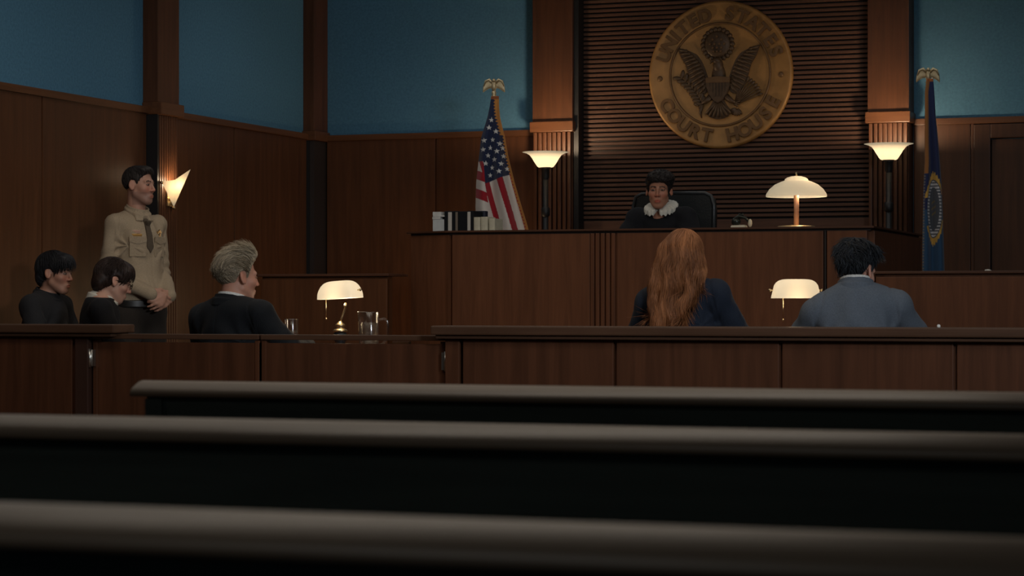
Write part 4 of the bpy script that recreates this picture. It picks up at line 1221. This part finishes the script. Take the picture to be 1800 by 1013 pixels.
    def shoes(self, mat):
        for n_ in ('L', 'R'):
            an, to = np.array(self.J['an'+n_]), np.array(self.J['to'+n_])
            d = to-an; d[2] = 0; d /= np.linalg.norm(d)
            gz = self.sp.get('ground', 0)
            heel = np.array([an[0]-d[0]*.03, an[1]-d[1]*.03, gz+.04]); tip = np.array([to[0]+d[0]*.04, to[1]+d[1]*.04, gz+.032])
            ops = [('u', cap(heel, tip, .043, .036), 0), ('u', cap(an+(0, 0, .01), heel, .05, .045), .03),
                   ('i', lambda P: gz+.001-P[:, 2], .004)]
            self.garment('shoe', mat, ops, .006, (0, 1, 1), np.minimum(heel, tip)-.12, np.maximum(heel, tip)+.14)
    def trousers(self, mat, ztop, off=.014, zb=.06):
        ops = self.limb_ops(off, arms=False)+[self.below(ztop), self.above(zb+self.sp.get('ground', 0))]
        lo, hi = self.bounds(.2); hi[2] = ztop+.03
        return self.garment('trousers', mat, ops, .007, (.004, 22, 5), lo, hi)

def seated(head, sh=.172, shz=1.0, shy=-.03, elb=((-.26, .08, .80), (.26, .08, .80)), wr=((-.13, .34, .80), (.13, .34, .80)), g=0., lean=.0):
    J = dict(pelvis=(0, -.02, .555), belly=(0, -.025+lean*.3, .72), chest=(0, -.03+lean*.7, .885), neck=(0, shy-.005, shz+.055),
             shL=(-sh, shy, shz), shR=(sh, shy, shz), elL=elb[0], elR=elb[1], wrL=wr[0], wrR=wr[1],
             hipL=(-.09, .03, .55), hipR=(.09, .03, .55), knL=(-.12, .44, .53), knR=(.12, .44, .53),
             anL=(-.12, .42, .09), anR=(.12, .42, .09), toL=(-.14, .54, .035), toR=(.14, .54, .035))
    if g: J = {k: (v[0], v[1], v[2]+g) for k, v in J.items()}
    return J
def cloth(name, col, sheen=.03, rough=.85): return plain(name, col, rough, noise=.15, nscale=220, bump=.3, sheen=sheen, spec=.2)
M_SHOE = plain('black_shoe_leather', (.015, .013, .012), .35)

def suit(p, mat, shirt, off=.014, zb=.50, seed=3, pad=.004):
    J = p.J; nk = np.array(J['neck'])
    ops = p.limb_ops(off, legs=False)
    for n_ in ('L', 'R'):          # padded shoulder line and sleeve head
        sh = np.array(J['sh'+n_]); s = -1 if n_ == 'L' else 1
        ops += [('u', cap(sh+(s*.008, 0, -.01), np.array(J['el'+n_]), .052+pad, .05), .03), ('u', cap(nk+(s*.045, -.015, -.03), sh+(s*.014, 0, .008), .046, .044+pad), .05)]
    ops += [p.below(nk[2]+.035), p.above(zb), p.open_neck(.060, .064, -.002)]
    p.garment('jacket', mat, ops, .0055, (.0035, 30, seed), seams=p.sleeve_seams())
    # collar of jacket and shirt
    cm = rotm(-14, 0, 0)
    p.garment('collar', mat, [('u', band(nk+(0, .0, .004), .069, .071, .024, .006, cm), 0), ('u', band(nk+(0, -.002, -.014), .078, .080, .016, .008, cm), .015)], .004, (.001, 40, seed), nk-.16, nk+.14)
    p.garment('shirt_collar', shirt, [('u', band(nk+(0, .006, .014), .061, .063, .027, .0035, cm), 0)], .0035, (0, 1, 1), nk-.14, nk+.14)
SHIRT = cloth('white_shirt_cotton', (.62, .62, .6))
# ------------------------------------------------------------------ the seven people
PALE = (.50, .27, .19)
def nape(f=.078, t=.055, side=-.015):   # short haircut hairline: z_min against y
    return [(-.2, -.095), (-.065, -.085), (-.045, -.055), (-.032, .0), (-.02, .028), (.008, .028), (.014, side), (.026, side+.01), (.034, .03), (.048, t), (.075, f), (.1, f+.006), (.2, f+.02)]

# --- bailiff, standing
J = dict(pelvis=(0, 0, .97), belly=(0, .012, 1.13), chest=(0, .005, 1.32), neck=(0, -.02, 1.535),
         shL=(-.150, -.02, 1.462), shR=(.150, -.02, 1.462), elL=(-.198, -.045, 1.17), elR=(.198, -.045, 1.17), wrL=(-.08, .195, 1.045), wrR=(.07, .205, 1.055),
         hipL=(-.09, 0, .93), hipR=(.09, 0, .93), knL=(-.105, .015, .5), knR=(.105, .015, .5), anL=(-.11, -.02, .09), anR=(.11, -.02, .09), toL=(-.14, .12, .035), toR=(.14, .12, .035))
sp = dict(J=J, head=(0, .012, 1.690), hrot=(-2, 0, 22), skin=PALE, build=.92, brow=(.05, .03, .02), stubble=True, nk=1.08,
          handL=((.85, .35, -.42), (.1, -1, -.1), (0, .3, 1), 30), handR=((-.85, .3, -.45), (0, -1, .1), (0, .2, 1), 42),
          hair=dict(t=.007, line=nape(.082, .05, -.01), col=(.014, .011, .010), col2=(.04, .032, .028), amp=.0008, freq=110, comb=(0, 1, -.3),
                    lumps=[((0, .045, .1), (.06, .04, .028))], flow=flow_whorl, len=.022, lift=.03, strands=1800, over=.015))
p = Person('man standing by the wall in khaki uniform shirt and dark tie, hands clasped', (-6.47, 11.5, 0), R(-114), sp)
p.body(); p.hair()
KHAKI = cloth('khaki_cloth', (.38, .295, .20))
TROU = cloth('dark_brown_cloth', (.03, .024, .02))
nk = np.array(J['neck'])
ops = p.limb_ops(.013, legs=False, k=.02)+[('u', ell((0, .03, 1.07), (.142, .120, .085)), .05), p.below(1.565), p.above(.985), p.open_neck(.057, .06, -.005)]
p.garment('shirt', KHAKI, ops, .0052, (.005, 26, 11), seams=lambda P, s0=p.sleeve_seams(.008, back=False, depth=.004): s0(P)+.003*np.exp(-((np.abs(P[:, 0])-.017)/.003)**2)*(P[:, 1] > 0)*(P[:, 2] < 1.46))
p.garment('collar', KHAKI, [('u', band(nk+(0, .010, .012), .062, .066, .022, .0045, rotm(-20, 0, 0)), 0), ('u', band(nk+(0, .012, -.004), .071, .078, .015, .006, rotm(-22, 0, 0)), .012),
                            ('u', rbox(nk+(-.036, .075, -.03), (.018, .003, .026), .005, rotm(30, 0, 25)), .012), ('u', rbox(nk+(.036, .075, -.03), (.018, .003, .026), .005, rotm(30, 0, -25)), .012)], .004, (0, 1, 1), nk-.18, nk+.18)
p.trousers(TROU, 1.02)
p.shoes(M_SHOE)
r = p.root
ops = p.limb_ops(.013, legs=False, k=.02)+[('u', ell((0, .03, 1.07), (.142, .120, .085)), .05)]
def on_front(name, x, z, mb, mat, lift=.004, parent=None):
    y, ax, az = p.surf(ops, x, z)
    o = mb.build(name, mat, r); o.location = (x, y+lift, z); o.rotation_euler = (az, 0, ax); return o
TIE = cloth('dark_tie_silk', (.10, .075, .052))
def tief(P):
    d = blend(ops, P)-.007; wd = np.interp(P[:, 2], [1.29, 1.31, 1.325, 1.46, 1.5], [0, .012, .024, .015, .015]).astype(f32)
    return np.maximum(np.maximum(d, np.abs(P[:, 0])-wd), np.maximum(-P[:, 1], np.maximum(P[:, 2]-1.495, 1.29-P[:, 2])))
p.garment('necktie', TIE, [('u', tief, 0)], .004, (0, 1, 1), V(-.05, 0, 1.27), V(.05, .2, 1.52))
kn = MB().prism([(-.019, .02), (.019, .02), (.011, -.02), (-.011, -.02)], 'y', -.01, .012, .004)
o = on_front('necktie_knot', 0, 1.462, kn, TIE, .008)
pk = MB()
for s in (-1, 1):
    k = on_front('pocket', s*.078, 1.325, MB().box(-.048, .048, -.006, .003, -.055, .05, .003), KHAKI, .001)
    fl_ = MB().prism([(-.051, .018), (.051, .018), (.051, -.014), (.0, -.028), (-.051, -.014)], 'y', -.002, .007, .002).build('flap', KHAKI, k); fl_.location = (0, 0, .045)
on_front('name_tag', .078, 1.395, MB().box(-.03, .03, -.004, .005, -.008, .008, .002), plain('gold_name_tag', (.5, .28, .08), .4, .5), .002)
on_front('service_bar', .078, 1.416, MB().box(-.024, .024, -.004, .005, -.009, .009, .002), plain('red_white_bar', (.6, .38, .28), .6), .002)
m = MB(); pts = []
for q in range(12):
    rr = .030 if q % 2 == 0 else .021; pts.append((rr*math.cos(R(30*q+90)), rr*math.sin(R(30*q+90))))
m.prism(pts, 'y', -.004, .006, .002).ball((0, .006, 0), (.012, .005, .012), n=12)
on_front('badge', -.078, 1.405, m, M_BRASS, .003)
p.garment('belt', plain('black_belt_leather', (.012, .011, .01), .4), [('u', band((0, .004, .995), .166, .131, .022, .006), 0)], .005, (0, 1, 1), V(-.26, -.24, .93), V(.26, .26, 1.06))
bk = MB().box(-.022, .022, 0, .012, -.022, .022, .004).build('buckle', M_STEEL, r); bk.location = (0, .134, .995)

# --- juror in black shirt
J = seated(None, .172, .985, -.03, ((-.24, .06, .73), (.24, .06, .73)), ((-.07, .3, .64), (.07, .3, .64)))
sp = dict(J=J, head=(0, .03, 1.165), hrot=(-5, 0, -2), skin=(.42, .22, .15), brow=(.012, .01, .009), nk=.98, build=.97,
          handL=((.5, .85, -.2), (0, 0, -1), (1, 0, 0), 20), handR=((-.5, .85, -.2), (0, 0, -1), (-1, 0, 0), 20),
          hair=dict(t=.019, line=[(-.2, -.11), (-.07, -.105), (-.04, -.07), (-.025, -.02), (.02, -.02), (.04, .012), (.06, .03), (.1, .042), (.2, .05)], slope=.25, flow=flow_whorl, len=.05, lift=.04, strands=2400, over=.035, col=(.007, .007, .009), col2=(.022, .022, .026),
                    amp=.001, freq=75, comb=(.2, 1, -.6), lumps=[((0, .065, .085), (.068, .045, .042)), ((0, -.09, -.03), (.065, .04, .06))]))
p = Person('seated juror in black shirt with black fringe, leftmost person', (-6.58, 10.72, 0), R(-86), sp)
p.body(); p.hair()
BLK = cloth('black_shirt_cotton', (.02, .02, .022))
nk = np.array(J['neck'])
p.garment('shirt', BLK, p.limb_ops(.013, legs=False)+[p.below(nk[2]+.03), p.above(.5), p.open_neck(.056, .06, 0)], .0055, (.0045, 25, 21), seams=p.sleeve_seams())
p.garment('collar', BLK, [('u', band(nk+(0, .01, .008), .06, .064, .024, .005, rotm(-18, 0, 0)), 0), ('u', band(nk+(0, .012, -.008), .07, .076, .016, .007, rotm(-20, 0, 0)), .012)], .004, (0, 1, 1), nk-.16, nk+.16)
p.trousers(cloth('charcoal_cloth', (.02, .02, .022)), .62); p.shoes(M_SHOE)
make_chair(-6.56, 10.72, R(-84), 'wooden chair under the juror in black shirt')

# --- juror with glasses
J = seated(None, .155, .965, -.01, ((-.22, .09, .72), (.22, .09, .72)), ((-.07, .32, .64), (.07, .32, .64)), lean=.03)
J['neck'] = (0, .0, 1.01)
sp = dict(J=J, head=(0, .065, 1.118), hrot=(-20, 0, 8), skin=(.52, .30, .22), fem=True, brow=(.05, .03, .02), nk=.86, build=.9,
          handL=((.5, .85, -.2), (0, 0, -1), (1, 0, 0), 20), handR=((-.5, .85, -.2), (0, 0, -1), (-1, 0, 0), 20),
          hair=dict(t=.02, line=[(-.2, -.105), (-.06, -.1), (-.03, -.07), (-.012, -.02), (.03, .0), (.055, .02), (.075, .04), (.1, .05), (.2, .06)], col=(.016, .009, .007), col2=(.035, .02, .016),
                    amp=.001, freq=90, comb=(0, 1, -.5), wave=.01, flow=flow_down, len=.05, lift=.0, strands=2400, over=.03, lumps=[((0, .055, .08), (.078, .045, .045)), ((0, -.085, -.03), (.075, .045, .065))]))
p = Person('seated juror with dark bob, glasses and cream collar, looking down', (-6.13, 10.5, 0), R(-58), sp)
p.body(); p.hair()
nk = np.array(J['neck'])
SW = cloth('black_knit', (.010, .010, .012))
p.garment('sweater', SW, p.limb_ops(.014, legs=False)+[p.below(nk[2]+.02), p.above(.5), p.open_neck(.058, .062, 0)], .0055, (.004, 25, 31))
CREAMC = cloth('cream_collar_cotton', (.62, .60, .52))
p.garment('collar', CREAMC, [('u', band(nk+(0, .008, .018), .058, .062, .02, .005, rotm(-18, 0, 0)), 0), ('u', band(nk+(0, .002, .0), .074, .080, .022, .0065, rotm(-20, 0, 0)), .02)], .004, (0, 1, 1), nk-.16, nk+.16)
p.trousers(cloth('black_skirt_cloth', (.015, .015, .017)), .6); p.shoes(M_SHOE)
gm = MB()
for s in (-1, 1):
    gm.tube([p.hp((s*.034+.021*math.cos(a), .107, .002+.016*math.sin(a))) for a in np.linspace(0, 2*math.pi, 17)], .0016, 6)
    gm.tube([p.hp((s*.055, .106, .006)), p.hp((s*.073, .09, .008)), p.hp((s*.083, .0, .006)), p.hp((s*.085, -.02, -.008))], .0016, 6)
gm.tube([p.hp((-.013, .108, .005)), p.hp((0, .113, .008)), p.hp((.013, .108, .005))], .0015, 6)
gm.build('eyeglasses', plain('dark_metal_rims', (.02, .015, .012), .25, .8), p.root)
make_chair(-6.13, 10.5, R(-58), 'wooden chair under the juror with glasses')

# --- grey-haired man at the left table
J = seated(None, .185, .945, -.03, ((-.24, .05, .74), (.285, .05, .785)), ((-.10, .30, .795), (.16, .33, .795)))
J['shL'] = (-.162, -.03, .925); J['shR'] = (.162, -.03, .945); J['chest'] = (0, -.03, .85)
sp = dict(J=J, head=(.005, .012, 1.122), hrot=(-4, 2, -24), skin=(.46, .23, .16), brow=(.2, .17, .14), nk=1.08, build=.97, hs=.92,
          handL=((.5, .9, -.1), (0, 0, -1), (1, 0, 0), 18), handR=((-.5, .9, -.1), (0, 0, -1), (-1, 0, 0), 18),
          hair=dict(t=.012, line=nape(.085, .06, -.018), col=(.06, .048, .034), col2=(.44, .36, .25), amp=.0022, freq=90, comb=(.1, 1, .9), wave=.03, over=.012, flow=flow_back, len=.055, lift=.2, strands=3200, rad=.0012, jit=.13,
                    mix=lambda Q, s: np.clip(s*.55+.12+.55*np.clip((Q[:, 2]-.0)/.12, 0, 1)-.15*np.exp(-((Q[:, 1]+.1)/.03)**2), 0, 1),
                    lumps=[((.01, .045, .118), (.056, .042, .034), (20, 0, 0)), ((0, 0, .118), (.062, .06, .026))]))
p = Person('seated grey-haired man in black suit, back to the viewer, head turned right', (-4.72, 9.3, 0), R(-14), sp)
p.body(); p.hair()
BSUIT = cloth('black_suit_wool', (.008, .0095, .012))
suit(p, BSUIT, SHIRT, seed=41)
p.trousers(BSUIT, .6); p.shoes(M_SHOE)
make_chair(-4.72, 9.3, R(-14), 'wooden chair under the grey-haired man in black suit')

# --- red-haired woman at the right table
J = seated(None, .152, 1.015, -.02, ((-.235, .08, .80), (.255, .10, .80)), ((-.12, .34, .795), (.12, .35, .795)))
J['shL'] = (-.128, -.02, 1.0); J['shR'] = (.132, -.02, 1.035); J['neck'] = (0, -.02, 1.078)
def long_hair(P, d):
    # locks falling from the crown over the back; (x, y, z) in the body frame
    rs = np.random.RandomState(5)
    locks = [((-.05, -.085, 1.22), (-.092, -.095, 1.08), (-.10, -.12, .98), .046, .040, .026), ((0, -.10, 1.22), (-.03, -.12, 1.08), (-.055, -.135, .96), .05, .045, .03),
             ((.04, -.085, 1.2), (.058, -.095, 1.12), (.045, -.12, 1.075), .048, .04, .02), ((.072, -.05, 1.18), (.082, -.06, 1.13), (.070, -.08, 1.09), .03, .026, .014),
             ((-.088, -.03, 1.18), (-.115, -.055, 1.06), (-.12, -.085, .97), .03, .03, .02),
             ((-.055, -.135, .97), (-.075, -.15, .92), (-.055, -.145, .84), .03, .026, .014), ((-.10, -.12, .99), (-.085, -.15, .91), (-.105, -.15, .85), .024, .022, .012),
             ((-.03, -.13, 1.0), (-.02, -.15, .93), (-.045, -.15, .86), .024, .02, .010), ((.06, -.11, 1.06), (.02, -.14, 1.0), (-.005, -.15, .9), .022, .016, .008),
             ((.07, -.11, 1.06), (.045, -.14, 1.015), (.02, -.15, .96), .016, .012, .006)]
    for a, b, c, r0, r1, r2 in locks:
        d = smin(d, cap(a, b, r0, r1)(P), .028); d = smin(d, cap(b, c, r1, r2)(P), .014)
    z = P[:, 2]; fall = np.clip((1.24-z)/.1, 0, 1)
    wv = P[:, 0]+.012*np.sin(z*34+P[:, 0]*18)
    return d-fall*(.0016*np.sin(wv*190)+.0028*np.sin(wv*83+1.3+z*9))
def red_mix(Q, s):
    wv = Q[:, 0]+.012*np.sin(Q[:, 2]*34+Q[:, 0]*18)
    return np.clip(.5+.2*np.sin(wv*190)+.26*np.sin(wv*61+.7), 0, 1)
sp = dict(J=J, head=(0, .0, 1.186), hrot=(-2, 0, 6), skin=PALE, fem=True, brow=(.15, .07, .03), nk=.84, build=.84, hs=.90,
          handL=((.5, .9, -.1), (0, 0, -1), (1, 0, 0), 18), handR=((-.5, .9, -.1), (0, 0, -1), (-1, 0, 0), 18),
          hair=dict(t=.02, line=[(-.3, -.3), (.0, -.3), (.02, -.12), (.04, -.02), (.06, .05), (.08, .075), (.2, .1)], col=(.12, .042, .015), col2=(.40, .16, .062),
                    amp=.0008, freq=60, comb=(0, 0, 1), flow=flow_down, len=.10, lift=.0, grav=.03, strands=6500, rad=.0012, jit=.05, keepn=True, hug=True, cover_ears=True, extra=long_hair, lo=(-.02, -.06, -.32), hi=(.02, 0, 0), mix=red_mix,
                    lumps=[((-.01, -.05, .0), (.092, .085, .10)), ((0, -.03, .05), (.088, .1, .085))]))
p = Person('seated woman with long wavy red hair and navy blazer, back to the viewer', (-2.53, 9.2, 0), R(4), sp)
p.body(); p.hair()
NAVY = cloth('navy_blazer_wool', (.014, .020, .034))
suit(p, NAVY, NAVY, seed=51, off=.013, pad=.006)
p.trousers(NAVY, .6); p.shoes(M_SHOE)
make_chair(-2.53, 9.2, R(4), 'wooden chair under the red-haired woman')

# --- man in slate suit at the right table
J = seated(None, .185, 1.0, .03, ((-.255, .15, .80), (.30, .18, .80)), ((-.10, .36, .795), (.14, .38, .795)), lean=.06)
J['shL'] = (-.150, .03, .955); J['shR'] = (.155, .03, .985); J['neck'] = (0, .035, 1.065)
sp = dict(J=J, head=(.005, .08, 1.138), hrot=(-16, 6, -36), skin=(.55, .30, .22), brow=(.015, .012, .01), nk=1.05, build=.98, hs=.9,
          handL=((.5, .9, -.1), (0, 0, -1), (1, 0, 0), 18), handR=((-.5, .9, -.1), (0, 0, -1), (-1, 0, 0), 18),
          hair=dict(t=.014, line=nape(.075, .05, -.015), col=(.007, .008, .010), col2=(.030, .036, .045), amp=.004, freq=60, comb=(.4, 1, .5), wave=.05, flow=lambda Q: flow_whorl(Q)+.5*flow_curl(Q*.35), len=.045, lift=.22, strands=2400, rad=.0014, jit=.3, over=.014,
                    lumps=[((0, .02, .105), (.075, .07, .032)), ((-.02, -.06, .085), (.07, .05, .045)), ((.02, .045, .105), (.05, .04, .03))]))
p = Person('seated man in slate grey suit with dark wavy hair, back to the viewer, ear showing', (-1.79, 9.22, 0), R(14), sp)
p.body(); p.hair()
SLATE = cloth('slate_suit_wool', (.105, .125, .155))
suit(p, SLATE, SHIRT, seed=61, off=.015)
p.trousers(SLATE, .6); p.shoes(M_SHOE)
make_chair(-1.79, 9.2, R(16), 'wooden chair under the man in slate suit')

# --- the judge
g = .52
J = seated(None, .15, .992, -.02, ((-.25, .12, .76), (.25, .12, .76)), ((-.12, .36, .775), (.12, .36, .775)), g=g)
sp = dict(J=J, head=(0, .035, 1.158+g), hrot=(-3, 0, 10), skin=(.44, .21, .135), lip=(.95, .5, .5), fem=True, brow=(.02, .012, .01), nk=.85, build=.9, ground=g, hs=.87,
          handL=((.5, .9, -.1), (0, 0, -1), (1, 0, 0), 18), handR=((-.5, .9, -.1), (0, 0, -1), (-1, 0, 0), 18),
          hair=dict(t=.02, line=[(-.2, -.06), (-.05, -.06), (-.02, -.045), (.012, -.025), (.03, .005), (.04, .03), (.06, .052), (.09, .06), (.2, .07)], col=(.009, .007, .007), col2=(.03, .022, .02), amp=.002, freq=150, comb=(0, 1, 0), flow=flow_curl, len=.02, lift=.25, strands=1500, cover_ears=True,
                    lumps=[((-.025, .0, .085), (.085, .085, .055)), ((.02, .05, .09), (.06, .04, .035))]))
p = Person('judge in black robe with white lace collar, seated at the bench facing the room', (-3.70, 12.93, 0), R(180), sp)
p.body(); p.hair()
ROBE = cloth('black_robe', (.009, .010, .013))
nk = np.array(J['neck'])
ops = p.limb_ops(.018, legs=False)
for s in (-1, 1): ops += [('u', cap(np.array(J['shR' if s > 0 else 'shL'])+(0, 0, -.02), np.array(J['elR' if s > 0 else 'elL']), .062, .085), .03)]
p.garment('robe', ROBE, ops+[p.below(nk[2]+.03), p.above(.5+g), p.open_neck(.070, .074, -.02)], .006, (.006, 30, 71))
def lace(P):
    Q = P-(nk+V(0, .012, .002)).astype(f32)
    ang = np.arctan2(Q[:, 0], Q[:, 1]); rr = np.hypot(Q[:, 0], Q[:, 1]*.93)
    zc = .03-.50*(rr-.05)-.36*Q[:, 1]+.006*np.sin(ang*26)*np.clip((rr-.075)/.03, 0, 1)
    ro = .098+.006*np.abs(np.sin(ang*9))-.05*np.exp(-(ang/.15)**2)
    d = np.maximum(np.abs(Q[:, 2]-zc)-.015, np.maximum(rr-ro, .045-rr))
    return d*.7
p.garment('lace_collar', cloth('white_lace', (.66, .65, .58)), [('u', lace, 0), ('u', band(nk+(0, .006, .012), .052, .056, .018, .005, rotm(-16, 0, 0)), .015)], .0038, (0, 1, 1), nk-.2, nk+.2)
p.trousers(cloth('black_cloth', (.012, .012, .013)), .6+g, zb=.06); p.shoes(M_SHOE)
